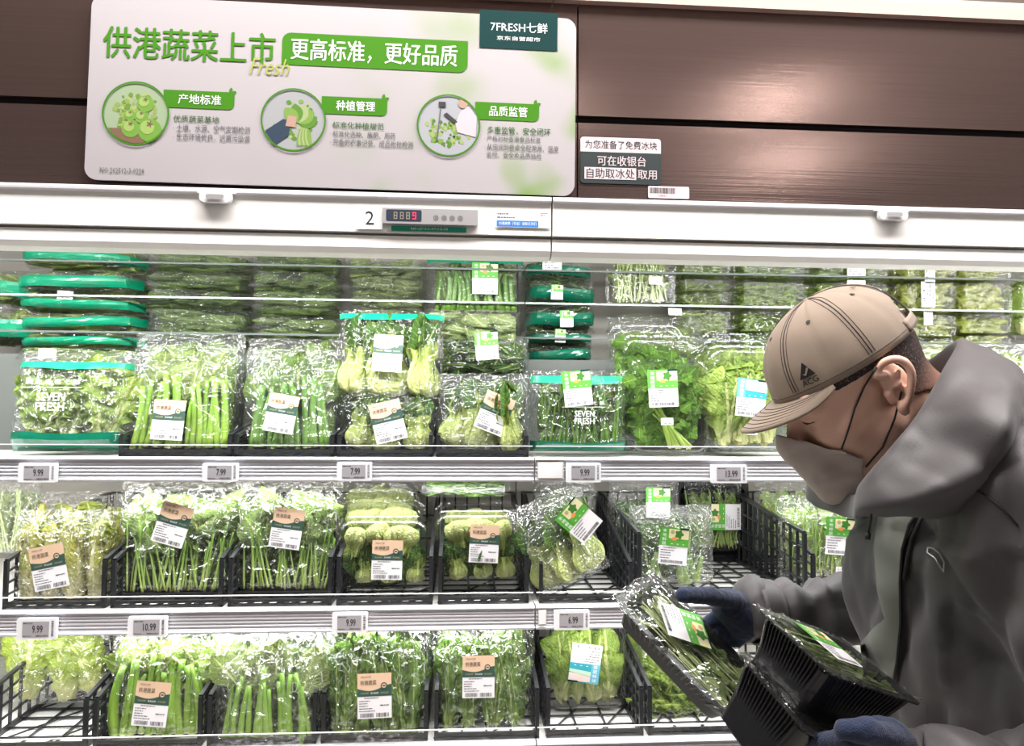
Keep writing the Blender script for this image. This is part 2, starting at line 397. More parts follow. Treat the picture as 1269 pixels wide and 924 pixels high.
def case(x0, x1, label):
    g = .0015
    a, b = x0 + g, x1 - g
    root = empty('display_case', ((x0 + x1) / 2, 1.9, 0)); tag(root, label, 'refrigerated case')
    off = -(x0 + x1) / 2; a += off; b += off
    Y = lambda y: y - 1.9
    def bx(name, y0, y1, z0, z1, mat, xa=a, xb=b): return MB().box(xa, xb, Y(y0), Y(y1), z0, z1, mat).build(name, root)
    bx('case_base', YS3 + .03, YB, 0.0, .60, 'white_metal')
    bx('back_panel', YB, YB + .04, .60, 1.87, 'back_steel')
    mb = MB()
    n = int((b - a) / .054)
    for z in (1.165, 1.02):
        for i in range(n): 
            x = a + .03 + i * .054
            mb.add([(x + .0042 * math.cos(t * PI / 4), Y(YB) - .0008, z + .0042 * math.sin(t * PI / 4)) for t in range(8)], [tuple(range(8))], 'dark_gap')
    mb.build('slot_holes', root)['kind'] = 'stuff'
    bx('roof_liner', 1.44, YB, 1.83, 1.90, 'white_metal')
    # header
    sm = off
    # the seam between the header panels sits a little right of the shelf seam
    ha = a if x0 < 0 else a + .049; hb = b + .049 if x1 < 1 else b
    bx('header_panel', 1.36, 1.40, 1.9065, 2.122, 'brushed_panel', ha, hb)
    bx('header_panel', 1.36, 1.40, 1.7465, 1.8925, 'brushed_panel', ha, hb)
    bx('header_core', 1.375, 1.44, 1.75, 2.12, 'dark_gap')
    bx('header_trim', 1.345, 1.42, 2.122, 2.150, 'pink_trim')
    bx('top_cover', 1.36, YB, 2.150, 2.165, 'beige_paint')
    extrude_x([(Y(1.350), 1.746), (Y(1.345), 1.741), (Y(1.345), 1.737), (Y(1.352), 1.734), (Y(1.40), 1.734), (Y(1.40), 1.746)], a, b, 'aluminium', 'canopy_lip', root)
    bx('canopy_fascia', 1.352, 1.44, 1.6735, 1.734, 'white_paint')
    bx('canopy_shadow_gap', 1.372, 1.44, 1.662, 1.674, 'grey_panel')
    extrude_x([(Y(1.358), 1.668), (Y(1.357), 1.646), (Y(1.368), 1.637), (Y(1.40), 1.634), (Y(1.44), 1.668)], a, b, 'white_paint', 'canopy_valance', root)
    MB().tube([(a + .05, Y(1.465), 1.715), (b - .05, Y(1.465), 1.715)], .011, 'lamp_glow').build('canopy_lamp', root)
    # decks with rails, risers and lamps
    for (yf, z, h, yb) in ((YS1, ZS1, .052, YB), (YS2, ZS2, .050, YB), (YS3, ZS3, .05, YB)):
        sh = bx('shelf', yf + .012, yb, z - .022, z, 'white_paint')
        extrude_x(rail_profile(Y(yf), z + .001, h), a, b, 'aluminium', 'price_rail', sh)
        ri = MB(); ri.box(a + .002, b - .002, Y(yf) + .008, Y(yf) + .0095, z, z + .026, 'clear_plastic')
        ri.box(a + .002, b - .002, Y(yf) + .007, Y(yf) + .0105, z + .026, z + .0275, 'film_white')
        ri.build('front_riser', sh)
        if z > .8:
            MB().tube([(a + .04, Y(yf) + .035, z - .034), (b - .04, Y(yf) + .035, z - .034)], .008, 'lamp_glow').build('shelf_lamp', sh)
    bx('rear_step', 1.925, YB, ZS1, P(300, 442, 1.95).z, 'grey_step')
    # thin rails standing in for mirror strip edges, before the reflected packs
    for z in (P(300, 328, 1.93).z, P(300, 370, 1.93).z, P(300, 414, 1.93).z):
        rl = MB().box(a, b, Y(1.925), Y(1.931), z - .002, z + .0028, 'rail_grey').build('mirror_strip_edge', root)
    return root
case_l = case(XL, XS, 'left refrigerated display case, under the wide white sign, with three decks of bagged greens')
case_r = case(XS, XR, 'right refrigerated display case, behind the man, under the small black and pink sticker')

# night-blind pull handles under the header
for i, (px, py, lab) in enumerate(((269, 244, 'white blind pull handle under the left part of the wide sign'), (1104, 266, 'white blind pull handle on the canopy above the man'))):
    p = P(px, py, 1.345)
    h = MB()
    out = rrect(-.028, -.012, .028, .012, .0085); inn = rrect(-.016, -.0065, .016, .0015, .0035)
    n = len(out)
    for y0, y1 in ((-.010, 0),):
        h.add([(x, y, z) for y in (y0, y1) for x, z in out], [(k, (k + 1) % n, n + (k + 1) % n, n + k) for k in range(n)] + [tuple(range(n))], 'white_plastic')
    h.poly([(x, z) for x, z in inn], 'grey_panel', 1, .0104)
    h.box(-.034, .034, -.004, .002, .006, .012, 'white_plastic')
    tag(h.build('blind_handle', None, (p.x, p.y, p.z)), lab, 'handle')

# ------------------------------------------------------------------ the wide sign
A = P(104, 222, 1.348); B = P(712, 243, 1.348)
sign_ang = math.atan2(B.z - A.z, B.x - A.x); SW = (B - A).length; SHt = P(400, 8, 1.348).z - P(400, 233, 1.348).z
def sgn(px, py):
    q = P(px, py, 1.348) - A
    c, s_ = math.cos(sign_ang), math.sin(sign_ang)
    return (q.x * c + q.z * s_, -q.x * s_ + q.z * c)
sr = empty('hanging_sign', A, (0, -sign_ang, 0))
tag(sr, 'wide white sign with green Chinese lettering and three round photos on the left header', 'sign')
mb = MB(); o2 = rrect(0, 0, SW, SHt, .022, 7); n = len(o2)
mb.add([(x, y, z) for y in (0, .004) for x, z in o2], [(k, (k + 1) % n, n + (k + 1) % n, n + k) for k in range(n)] + [tuple(range(n)), tuple(range(n, 2 * n))[::-1]], 'sign_board')
mb.build('sign_board', sr)
def stext(mb, t, x0, y0, x1, y1, mat, k=2, bold=.012, shear=0):
    a_ = sgn(x0, y1); b_ = sgn(x1, y0 + (x1 - x0) * .0345)
    a_ = (a_[0], a_[1]); mb.text(t, a_[0], a_[1], b_[0], b_[1], mat, k, bold, shear=shear)
pr = MB()
stext(pr, '供港蔬菜上市', 127, 35, 341, 71, 'sign_green', 2, .03)
pr.build('headline_lettering', sr, (0, -.0006, 0))
# green pill with second headline
pr = MB()
a_ = sgn(349, 80); b_ = sgn(580, 50)
pr.poly(rrect(a_[0], a_[1], b_[0], b_[1] - .002, .016, 6, (0, 1, 0, 1)), 'sign_green', 1)
stext(pr, '更高标准，更好品质', 361, 78, 568, 54, 'film_white', 3, .02) if False else pr.text('更高标准，更好品质', a_[0] + .016, a_[1] + .009, b_[0] - .02, b_[1] - .012, 'film_white', 3, .02)
pr.build('slogan_banner', sr, (0, -.0006, 0))
pr = MB(); a_ = sgn(309, 92); b_ = sgn(359, 74)
pr.text('Fresh', a_[0], a_[1], b_[0], b_[1], 'sign_lime', 4, 0, shear=.35); pr.build('script_lettering', sr, (0, -.0006, 0))
pr = MB(); a_ = sgn(594, 59); b_ = sgn(691, 17)
pr.rect(a_[0], a_[1], b_[0], b_[1], 'sign_dark_green', 2)
w_, h_ = b_[0] - a_[0], b_[1] - a_[1]
pr.text('7FRESH七鲜', a_[0] + w_ * .14, a_[1] + h_ * .44, a_[0] + w_ * .87, a_[1] + h_ * .71, 'film_white', 3, .01)
pr.text('京东自营超市', a_[0] + w_ * .22, a_[1] + h_ * .22, a_[0] + w_ * .78, a_[1] + h_ * .33, 'film_white', 3, 0)
pr.build('shop_logo', sr, (0, -.0006, 0))
pr = MB(); a_ = sgn(124, 214); b_ = sgn(179, 209)
pr.text('NO.202512-3-0228', a_[0], a_[1], b_[0], b_[1], 'ink_grey', 2, 0); pr.build('number_line', sr, (0, -.0006, 0))
rs = random.Random(5)
def leafshape(mb, x, z, L, W, a, mat, k):
    pts = []
    for i in range(9): t = i / 8; pts.append((t * L, W * math.sin(PI * t) ** .8))
    for i in range(1, 8): t = 1 - i / 8; pts.append((t * L, -W * math.sin(PI * t) ** .8))
    mb.poly([(x + p * math.cos(a) - q * math.sin(a), z + p * math.sin(a) + q * math.cos(a)) for p, q in pts], mat, k)
cols3 = [((.55, .70, .45), (.25, .45, .08), (.45, .62, .14), (.62, .76, .25)), ((.62, .64, .66), (.18, .42, .06), (.35, .58, .12), (.60, .72, .35)), ((.66, .68, .74), (.16, .36, .06), (.35, .55, .10), (.56, .70, .25))]
for i, c4 in enumerate(cols3):
    for j, c in enumerate(c4): plain('pic%d%d' % (i, j), tuple(q * .5 for q in c), .8, spec=.2)
plain('pic_soil', (.16, .09, .05), .6); plain('pic_navy', (.01, .03, .06), .8); plain('pic_skin', (.38, .24, .18), .8); plain('pic_coat', (.46, .43, .47), .8)
plain('pic_tomato', (.13, .28, .03), .8); plain('pic_tomato_light', (.26, .38, .09), .8); plain('pic_brown', (.14, .08, .04), .6)
heads = ['产地标准', '种植管理', '品质监管']
subs = [['优质蔬菜基地', '· 土壤、水源、空气定期检测', '· 生态环境优良，远离污染源'], ['标准化种植规范', '· 标准化选种、施肥、用药', '· 完备的农事记录，成品批批检测'],
        ['多重监管，安全闭环', '· 严格对标香港食品标准', '· 从田间到餐桌全程溯源、温度', '监控、安全及品质抽检']]
geo = [(169, 141, 208, 291, 112, 134), (364, 149, 404, 480, 120, 142), (556, 156, 594, 668, 127, 149)]
boxes = [[(215, 143, 272, 152), (215, 154, 310, 164), (215, 165, 310, 175)], [(412, 151, 476, 160), (409, 162, 490, 171), (409, 172, 512, 182)],
         [(604, 157, 682, 167), (600, 168, 670, 176), (600, 178, 692, 187), (603, 188, 671, 196)]]
for i in range(3):
    px, py, bx0, bx1, by0, by1 = geo[i]
    c = sgn(px, py); r = .0585
    mb = MB(); mb.ring(c[0], c[1], r - .003, r, 'sign_green', 8)
    mb.disc(c[0], c[1], r - .002, 'pic%d0' % i, 2, 40)
    q = r - .004
    def inside(dx, dz): return dx * dx + dz * dz < (q * .86) ** 2
    for k in range(150):
        a1, rr = rs.uniform(0, 2 * PI), q * math.sqrt(rs.random()) * .9
        dx, dz = rr * math.cos(a1), rr * math.sin(a1)
        if i == 2 and dz > .008: continue
        if i == 1 and dx < -.01 and dz > -.01: continue
        L = rs.uniform(.006, .016); 
        if inside(dx, dz): leafshape(mb, c[0] + dx * .82, c[1] + dz * .82, L * .7, L * .28, rs.uniform(0, 6.28), 'pic%d%d' % (i, rs.randint(1, 3)), 3)
    if i == 0:
        mb.poly([(c[0] + q * math.cos(t), c[1] + q * math.sin(t)) for t in [PI * 1.17 + k * PI * .66 / 10 for k in range(11)]], 'pic_soil', 4)
        for dx, dz, s_ in ((.025, -.030, .021), (-.008, -.028, .016), (.016, .018, .015), (.010, -.006, .012), (-.010, -.004, .010)):
            mb.disc(c[0] + dx, c[1] + dz, s_, 'pic_tomato', 5, 20); mb.disc(c[0] + dx - s_ * .2, c[1] + dz + s_ * .25, s_ * .6, 'pic_tomato_light', 6, 16)
            for t in range(5): leafshape(mb, c[0] + dx, c[1] + dz + s_ * .55, s_ * .32, s_ * .06, t * 1.26, 'pic_brown', 7)
    if i == 1:
        mb.poly([(c[0] - .050, c[1] - .022), (c[0] - .032, c[1] - .048), (c[0] - .008, c[1] - .030), (c[0] - .004, c[1] - .004), (c[0] - .018, c[1] + .001)], 'pic_navy', 6)
        mb.poly([(c[0] - .014, c[1] - .012), (c[0] + .004, c[1] - .014), (c[0] + .006, c[1] + .006), (c[0] - .010, c[1] + .008)], 'pic_skin', 7)
        for k in range(7): leafshape(mb, c[0] + .008 + k * .004, c[1] - .05, .038, .004, PI / 2 + (k - 3) * .06, 'pic1%d' % (2 + k % 2), 5)
        for k in range(5): leafshape(mb, c[0] + .008, c[1] - .005, .036, .012, .1 + k * .55, 'pic1%d' % (1 + k % 3), 5)
    if i == 2:
        mb.poly([(c[0] + .016, c[1] - .012), (c[0] + .050, c[1] - .020), (c[0] + .052, c[1] + .018), (c[0] + .036, c[1] + .038), (c[0] + .022, c[1] + .028), (c[0] + .012, c[1] + .006)], 'pic_coat', 5)
        mb.disc(c[0] + .026, c[1] + .042, .009, 'pic_skin', 6, 16)
        mb.poly([(c[0] - .010, c[1] + .020), (c[0] + .010, c[1] + .004), (c[0] + .016, c[1] + .008), (c[0] - .004, c[1] + .024)], 'ink', 7)
        mb.poly([(c[0] - .022, c[1] - .03), (c[0] - .020, c[1] - .03), (c[0] - .014, c[1] + .034), (c[0] - .016, c[1] + .034)], 'ink_grey', 6)
        mb.rect(c[0] - .019, c[1] + .034, c[0] - .006, c[1] + .044, 'ink', 7)
    mb.build('round_photo', sr, (0, -.0006, 0))
    mb = MB(); a_ = sgn(bx0, by1 - 1); b_ = sgn(bx1, by0 + (bx1 - bx0) * .034)
    mb.poly(rrect(a_[0] - .008, a_[1], b_[0], b_[1], .010, 5, (0, 1, 0, 0)), 'sign_green', 1)
    leafshape(mb, b_[0] - .008, b_[1] - .002, .011, .003, 1.35, 'sign_green', 1); leafshape(mb, b_[0] - .006, b_[1] - .002, .010, .003, .35, 'sign_green', 1)
    mb.text(heads[i], a_[0] + .018, a_[1] + .007, a_[0] + (b_[0] - a_[0]) * .80, b_[1] - .007, 'film_white', 3, .02)
    mb.build('heading_banner', sr, (0, -.0006, 0))
    mb = MB()
    for k, (t, bx_) in enumerate(zip(subs[i], boxes[i])):
        a_ = sgn(bx_[0], bx_[3]); b_ = sgn(bx_[2], bx_[1] + (bx_[2] - bx_[0]) * .034)
        mb.text(t, a_[0], a_[1] + .0015, b_[0], b_[1], 'sign_text_green' if k == 0 else 'ink_grey', 2, .012 if k == 0 else 0)
    mb.build('small_print', sr, (0, -.0006, 0))

# ------------------------------------------------------------------ stickers on header and fascia
def flat_at(name, px0, py0, px1, py1, Y, label, cat, fn, thick=.0008):
    """a flat sticker whose lower left corner is at (px0,py1)"""
    a = P(px0, py1, Y); b = P(px1, py1, Y); t = P((px0 + px1) / 2, py0, Y); c = P((px0 + px1) / 2, py1, Y)
    w, h = b.x - a.x, t.z - c.z; ang = math.atan2(P(px1, py1 + (px1 - px0) * .024, Y).z - a.z, w) * 0
    mb = MB(); fn(mb, w, h)
    o = mb.build(name, None, (a.x, a.y - thick, c.z)); tag(o, label, cat); return o
def barcode(mb, x0, z0, x1, z1, seed=1, k=2, mat='ink'):
    r = random.Random(seed); x = x0
    while x < x1:
        w = r.choice((.0006, .0009, .0014)); mb.rect(x, z0, min(x + w, x1), z1, mat, k); x += w + r.choice((.0006, .0010, .0013))
def fine(mb, x0, z0, x1, z1, rows, seed=1, k=2, mat='ink_grey'):
    r = random.Random(seed); st = (z1 - z0) / rows
    for i in range(rows):
        z = z1 - st * (i + .7); e = x0 + (x1 - x0) * r.uniform(.45, 1); x = x0
        while x < e:
            w = r.uniform(.002, .007); mb.rect(x, z, min(x + w, e), z + st * .32, mat, k); x += w + .0012
def ice(mb, w, h):
    mb.poly(rrect(0, 0, w, h, .006), 'sticker_black', 0)
    mb.poly(rrect(0, h * .68, w, h, .006, 5, (0, 0, 1, 1)), 'sticker_pink', 1)
    mb.text('为您准备了免费冰块', w * .06, h * .75, w * .95, h * .93, 'ink', 2, .012)
    mb.text('可在收银台', w * .21, h * .385, w * .81, h * .60, 'sticker_pink', 2, .02)
    mb.rect(w * .05, h * .09, w * .69, h * .345, 'sticker_pink', 2)
    mb.text('自助取冰处', w * .075, h * .11, w * .67, h * .325, 'ink', 3, .02)
    mb.text('取用', w * .71, h * .11, w * .945, h * .31, 'sticker_pink', 2, .02)
flat_at('notice_sticker', 719, 171, 819, 228, 1.358, 'black and pink notice sticker about free ice beside the wide sign', 'sticker', ice)
def bc(mb, w, h):
    mb.poly(rrect(0, 0, w, h, .003), 'sticker_pink', 0); barcode(mb, w * .04, h * .40, w * .66, h * .86, 3, 1); mb.text('10021', w * .25, h * .14, w * .45, h * .27, 'ink', 1)
flat_at('barcode_sticker', 803, 231, 854, 246, 1.358, 'small barcode sticker on the brown header below the black notice', 'sticker', bc)
def num2(mb, w, h): mb.rect(0, 0, w, h, 'film_white', 0); mb.text('2', w * .35, h * .2, w * .68, h * .8, 'ink', 1)
flat_at('number_sticker', 441, 256, 474, 284, 1.350, 'white square sticker with the number 2 on the canopy', 'sticker', num2)
def gl(mb, w, h): mb.rect(0, 0, w, h, 'tag_green', 0); mb.text('BJRCJY-LC-07-SG-38', w * .26, h * .18, w * .75, h * .78, 'film_white', 1, .02)
flat_at('code_sticker', 485, 281, 578, 287, 1.350, 'green strip sticker with white code under the temperature display', 'sticker', gl)
def blu(mb, w, h):
    mb.rect(0, 0, w, h, 'film_white', 0); mb.rect(w * .02, h * .04, w * .78, h * .42, 'blue_print', 1)
    mb.text('如遇故障（专业）请联系我们', w * .06, h * .13, w * .74, h * .33, 'film_white', 2, .02)
    fine(mb, w * .03, h * .5, w * .40, h * .95, 2, 4, 1); fine(mb, w * .82, h * .72, w, h * .98, 2, 9, 1)
flat_at('service_sticker', 614, 262, 682, 282, 1.350, 'white service sticker with blue band right of the temperature display', 'sticker', blu)

# temperature display
a = P(474, 279, 1.350); b = P(592, 279, 1.350); t = P(530, 260, 1.350); w = b.x - a.x; h = t.z - P(530, 279, 1.35).z
tr = empty('temperature_display', (a.x, 1.350, P(530, 279, 1.35).z)); tag(tr, 'grey digital temperature controller on the canopy fascia', 'controller')
mb = MB(); mb.box(0, w, -.008, 0, 0, h, 'grey_panel'); mb.build('housing', tr)
mb = MB(); mb.poly(rrect(w * .04, h * .14, w * .41, h * .90, .003), 'display_dark', 0)
def seg(mb, x, z, s, on, mat):
    W, H, T = s * .5, s, s * .12
    R7 = {'a': (0, H - T, W, H), 'g': (0, H / 2 - T / 2, W, H / 2 + T / 2), 'd': (0, 0, W, T), 'f': (0, H / 2, T, H), 'b': (W - T, H / 2, W, H), 'e': (0, 0, T, H / 2), 'c': (W - T, 0, W, H / 2)}
    for c in on: q = R7[c]; mb.rect(x + q[0], z + q[1], x + q[2], z + q[3], mat, 2)
for i in range(4): seg(mb, w * (.12 + .065 * i), h * .28, h * .46, 'abcdefg' if i < 3 else 'abcdfg', 'segment_dim' if i < 3 else 'segment_red')
mb.build('display_window', tr, (0, -.0082, 0))
for i in range(4):
    mb = MB(); c = (w * (.56 + .085 * i), h * .42); mb.ring(c[0], c[1], .0036, .0046, 'ink_grey', 1, 16); mb.ring(c[0], c[1], .0012, .002, 'ink_grey', 1, 10); mb.build('button', tr, (0, -.0084, 0))

# ------------------------------------------------------------------ price tags
def tagmesh(price, w, h, dark=False):
    body = MB(); o_ = rrect(0, 0, w, h, .003, 3); n = len(o_)
    body.add([(x, y, z) for y in (-.009, 0) for x, z in o_], [(k, (k + 1) % n, n + (k + 1) % n, n + k) for k in range(n)] + [tuple(range(n))], 'white_plastic')
    sc = MB(); sc.rect(w * .15, h * .12, w * .82, h * .86, 'screen_grey', 0)
    sc.text(price, w * .40, h * .33, w * .40 + w * .065 * len(price), h * .68, 'ink', 1, .02)
    fine(sc, w * .18, h * .14, w * .50, h * .22, 1, 3, 1, 'ink'); barcode(sc, w * .5, h * .15, w * .80, h * .22, 5, 1)
    fine(sc, w * .17, h * .74, w * .60, h * .84, 1, 8, 1, 'ink')
    r = random.Random(int(float(price) * 100)); z = h * .15
    while z < h * .85:
        q = r.choice((.0008, .0014)); sc.rect(w * .88, z, w * .94, z + q, 'ink', 1); z += q + .0012
    return body, sc
PT = [(25, 573, 72, 597, 1, '9.99', 'left end of the upper rail, under the frilly lettuce'), (252, 573, 296, 596, 1, '7.99', 'upper rail, between two bags of thick stems'),
      (418, 572, 461, 595, 1, '7.99', 'upper rail, under the stacked bok choy bags'), (701, 573, 744, 597, 1, '9.99', 'on the upper rail just right of the rail joint'),
      (880, 575, 924, 598, 1, '13.99', 'on the upper rail nearest the man'), (23, 765, 72, 791, 2, '9.99', 'left end of the lower rail, under yellow cabbage'),
      (160, 763, 208, 788, 2, '10.99', 'on the lower rail under the left bag of spinach'), (412, 758, 456, 782, 2, '9.99', 'lower rail, under the front bok choy tub'),
      (686, 755, 730, 779, 2, '6.99', 'on the lower rail right of the rail joint')]
for (x0, y0, x1, y1, lv, pr_, where) in PT:
    Y = (YS1 if lv == 1 else YS2) - .0065
    a = P(x0, y1, Y); w = P(x1, y1, Y).x - a.x; h = P(x0, y0, Y).z - a.z
    r = empty('price_tag', (a.x, Y, a.z)); tag(r, 'price tag reading %s, %s' % (pr_, where), 'price tag')
    body, sc = tagmesh(pr_, w, h); body.build('tag_case', r); s_ = sc.build('tag_screen', r, (0, -.0094, 0))
for (x0, y0, x1, y1, lv, where) in ((667, 574, 697, 592, 1, 'upper rail right of the rail joint'), (668, 757, 676, 773, 2, 'lower rail right of the rail joint')):
    Y = (YS1 if lv == 1 else YS2) - .0065; a = P(x0, y1, Y); w = P(x1, y1, Y).x - a.x; h = P(x0, y0, Y).z - a.z
    tag(MB().box(0, w, -.002, 0, 0, h, 'paper').box(-.002, w + .002, -.001, 0.0, -.003, h + .003, 'beige_paint').build('blank_card', None, (a.x, Y, a.z)), 'blank card insert on the ' + where, 'card')
# ------------------------------------------------------------------ produce: shared meshes
def grid_uv(fn, nu, nv, mats, thick=None):
    mb = MB(); mb.uv = []
    for j in range(nv + 1):
        for i in range(nu + 1):
            mb.v.append(fn(2 * i / nu - 1, j / nv)); mb.uv.append((i / nu, j / nv))
    k = mb.m(mats); W = nu + 1
    for j in range(nv):
        for i in range(nu): mb.f.append((j * W + i, j * W + i + 1, (j + 1) * W + i + 1, (j + 1) * W + i)); mb.mi.append(k); mb.sm.append(True)
    return mb
def Nn(x, y, z): return noise.noise(Vector((x, y, z)))
_lc = {}
def leaf(shape, mat, var):
    key = (shape, mat, var)
    if key in _lc: return _lc[key]
    r = random.Random(hash(shape) % 1 + var * 7 + len(shape)); ph = r.uniform(0, 6); sd = var * 3.7
    side = r.uniform(-.12, .12); bend = r.uniform(-.15, .18)
    nu, nv = 8, 14
    if shape == 'broad':
        W = lambda v: .022 if v < .22 else .022 + .27 * math.sin(PI * min(1, (v - .22) / .78)) ** .75; cup, ruf, fr, cr = .55, .045, 11, .11
    elif shape == 'spoon':
        W = lambda v: .11 - .05 * min(1, v / .4) if v < .4 else .06 + .24 * math.sin(PI * min(1, (v - .4) / .6)) ** .65; cup, ruf, fr, cr = .9, .03, 8, .08
    elif shape == 'romaine':
        W = lambda v: (.06 + .20 * math.sin(min(1, v) ** .9 * PI * .58)) * (1 - v ** 9) ** .5 ; cup, ruf, fr, cr = .7, .06, 22, .10; nv = 22; nu = 10
    elif shape == 'frill':
        W = lambda v: (.05 + .26 * v ** .9) * (1 - v ** 10) ** .5; cup, ruf, fr, cr = .3, .10, 34, .09; nv = 28; nu = 12
    elif shape == 'frisee':
        W = lambda v: (.02 + .13 * abs(math.sin(9 * v + ph)) * (.4 + v)) * (1 - v ** 10) ** .5; cup, ruf, fr, cr = .2, .07, 38, .06; nv = 26; nu = 6
    elif shape == 'lobed':
        W = lambda v: .03 if v < .2 else (.36 * math.sin(PI * (v - .2) / .8) ** .6) * (.55 + .45 * abs(math.cos(10 * (v - .2)))); cup, ruf, fr, cr = .3, .06, 14, .08; nv = 20; nu = 8
    elif shape == 'slender':
        W = lambda v: .01 + .10 * math.sin(PI * v) ** .8; cup, ruf, fr, cr = .5, .01, 6, .03
    elif shape == 'wrap':
        W = lambda v: (.13 + .14 * math.sin(PI * min(1, v * .8 + .12))) * (1 - v ** 12) ** .4; cup, ruf, fr, cr = .9, .05, 26, .13; nv = 26; nu = 14
    def fn(u, v):
        w = W(v)
        x = w * u + side * v * v
        y = cup * w * u * u + bend * v * v + ruf * abs(u) ** 2.2 * math.sin(fr * v + ph + (2 if u > 0 else 0)) * min(1, v * 3)
        q = Nn(x * 9 + sd, v * 9, sd); x += cr * .3 * Nn(v * 12, sd, u) * abs(u)
        return (x, y + cr * q * (.3 + .7 * abs(u)), v * (1 - .06 * u * u))
    m = grid_uv(fn, nu, nv, mat).mesh('leaf'); _lc[key] = m; return m
_sc = {}
def stem(mat, var, taper=.75):
    key = (mat, var, taper)
    if key in _sc: return _sc[key]
    r = random.Random(var * 5 + 1); b = r.uniform(-.10, .10); b2 = r.uniform(-.05, .05)
    mb = MB(); n = 7
    pts = [(b * math.sin(PI * i / n) * .6 + b2 * i / n, b2 * math.sin(PI * i / n), i / n) for i in range(n + 1)]
    # unit radius would be stretched by scale: tube built at r = 1/20 of its length
    mb.tube(pts, [.05 * (1.12 - (1.12 - taper) * min(1, i / n * 1.3)) * (1.0 if i else .92) for i in range(n + 1)], mat, 8)
    _sc[key] = mb.mesh('stem'); return _sc[key]
_hc = {}
def headmesh(kind, var):
    key = (kind, var)
    if key in _hc: return _hc[key]
    ph = var * 1.3
    if kind == 'bok':      # bulb of overlapping petioles, unit height 1
        R = lambda z: (.20 + .10 * math.sin(PI * min(1, z / .42)) if z < .42 else .20 - .06 * (z - .42) / .58) * min(1, (z / .035 + .25)) if z < 1 else .1
        def fn(u, v):
            a = u * 2 * PI; z = v
            lob = abs(math.sin(2.5 * a + ph)); rr = R(z) * (.70 + .34 * lob ** .6)
            return (rr * math.cos(a), rr * math.sin(a), z)
        mb = MB(); mb.uv = []
        nu, nv = 30, 12
        for j in range(nv + 1):
            for i in range(nu + 1):
                mb.v.append(fn(i / nu, j / nv * .62)); mb.uv.append((abs(math.sin(2.5 * i / nu * 2 * PI + ph)) * .5, j / nv * .35))
        k = mb.m('bok_petiole'); W = nu + 1
        for j in range(nv):
            for i in range(nu): mb.f.append((j * W + i, j * W + i + 1, (j + 1) * W + i + 1, (j + 1) * W + i)); mb.mi.append(k); mb.sm.append(True)
        mb.f.append(tuple(range(nu))[::-1]); mb.mi.append(k); mb.sm.append(True)
    else:                  # slim cabbage heart
        def fn(u, v):
            a = u * 2 * PI; R = .19 * (math.sin(PI * min(1, .10 + v * .86)) ** .55)
            q = 1 + .07 * math.sin(3 * a + ph + v * 3) + .12 * Nn(math.cos(a) * 3 + ph, math.sin(a) * 3, v * 7)
            return (R * q * math.cos(a), R * q * math.sin(a), v)
        mb = MB(); mb.uv = []; nu, nv = 30, 22
        for j in range(nv + 1):
            for i in range(nu + 1): mb.v.append(fn(i / nu, j / nv)); mb.uv.append(((i * 3 / nu) % 1, j / nv))
        k = mb.m('cabbage_leaf' if kind == 'cabbage' else 'heart_leaf'); W = nu + 1
        for j in range(nv):
            for i in range(nu): mb.f.append((j * W + i, j * W + i + 1, (j + 1) * W + i + 1, (j + 1) * W + i)); mb.mi.append(k); mb.sm.append(True)
    _hc[key] = mb.mesh('head'); return _hc[key]

# crinkled bags and wraps in a unit box: x -.5...5, y -.5...5, z 0..1
_fc = {}
def bag_profile(u, v, lying=False):
    t = .5 * max(0, 1 - abs(u) ** 5) ** .6
    if lying: return t * max(0.02, math.sin(PI * v)) ** .28
    top = 1 if v < .72 else 1 - .93 * ((v - .72) / .28) ** 1.3
    bot = min(1, (v / .10) ** .5 + .05) if v < .10 else 1
    return t * top * bot
def bagmesh(mat, var, lying=False):
    key = (mat, var, lying)
    if key in _fc: return _fc[key]
    sd = var * 11.3; n = 26 if not lying else 20; mb = MB(); off = 0
    for s in (-1, 1):
        for j in range(n + 1):
            for i in range(n + 1):
                u = 2 * i / n - 1; v = j / n
                jx = Nn(u * 4 + sd, v * 4, 3) * .02
                c = (abs(Nn(u * 3.2 + sd, v * 3.6 + s * 5, sd)) - .2) * (.22 + .25 * v) + (abs(Nn(u * 8 + sd, v * 9, s * 3.3)) - .2) * (.10 + .22 * v)
                e = min(1, (1 - abs(u)) * 6)
                y = s * (bag_profile(u, v, lying) * (1 + c * e)) + (Nn(u * 3 + sd, v * 9, 7) * .10 * max(0, (v - .75) * 4))
                x = .5 * u * (1 + .035 * Nn(sd, v * 5, s)) + jx
                mb.v.append((x, y, v * (1 + .02 * Nn(u * 4, sd, 2)) if v > .5 else v))
        k = mb.m(mat); W = n + 1
        for j in range(n):
            for i in range(n):
                q = (off + j * W + i, off + j * W + i + 1, off + (j + 1) * W + i + 1, off + (j + 1) * W + i)
                q = q if s < 0 else q[::-1]
                if (i * 7 + j * 3) % 2: mb.f += [(q[0], q[1], q[2]), (q[0], q[2], q[3])]
                else: mb.f += [(q[0], q[1], q[3]), (q[1], q[2], q[3])]
                mb.mi += [k, k]; sm = ((i // 3 + j // 3) % 2 == 0); mb.sm += [sm, sm]
        off = len(mb.v)
    _fc[key] = mb.mesh('bag_film'); return _fc[key]
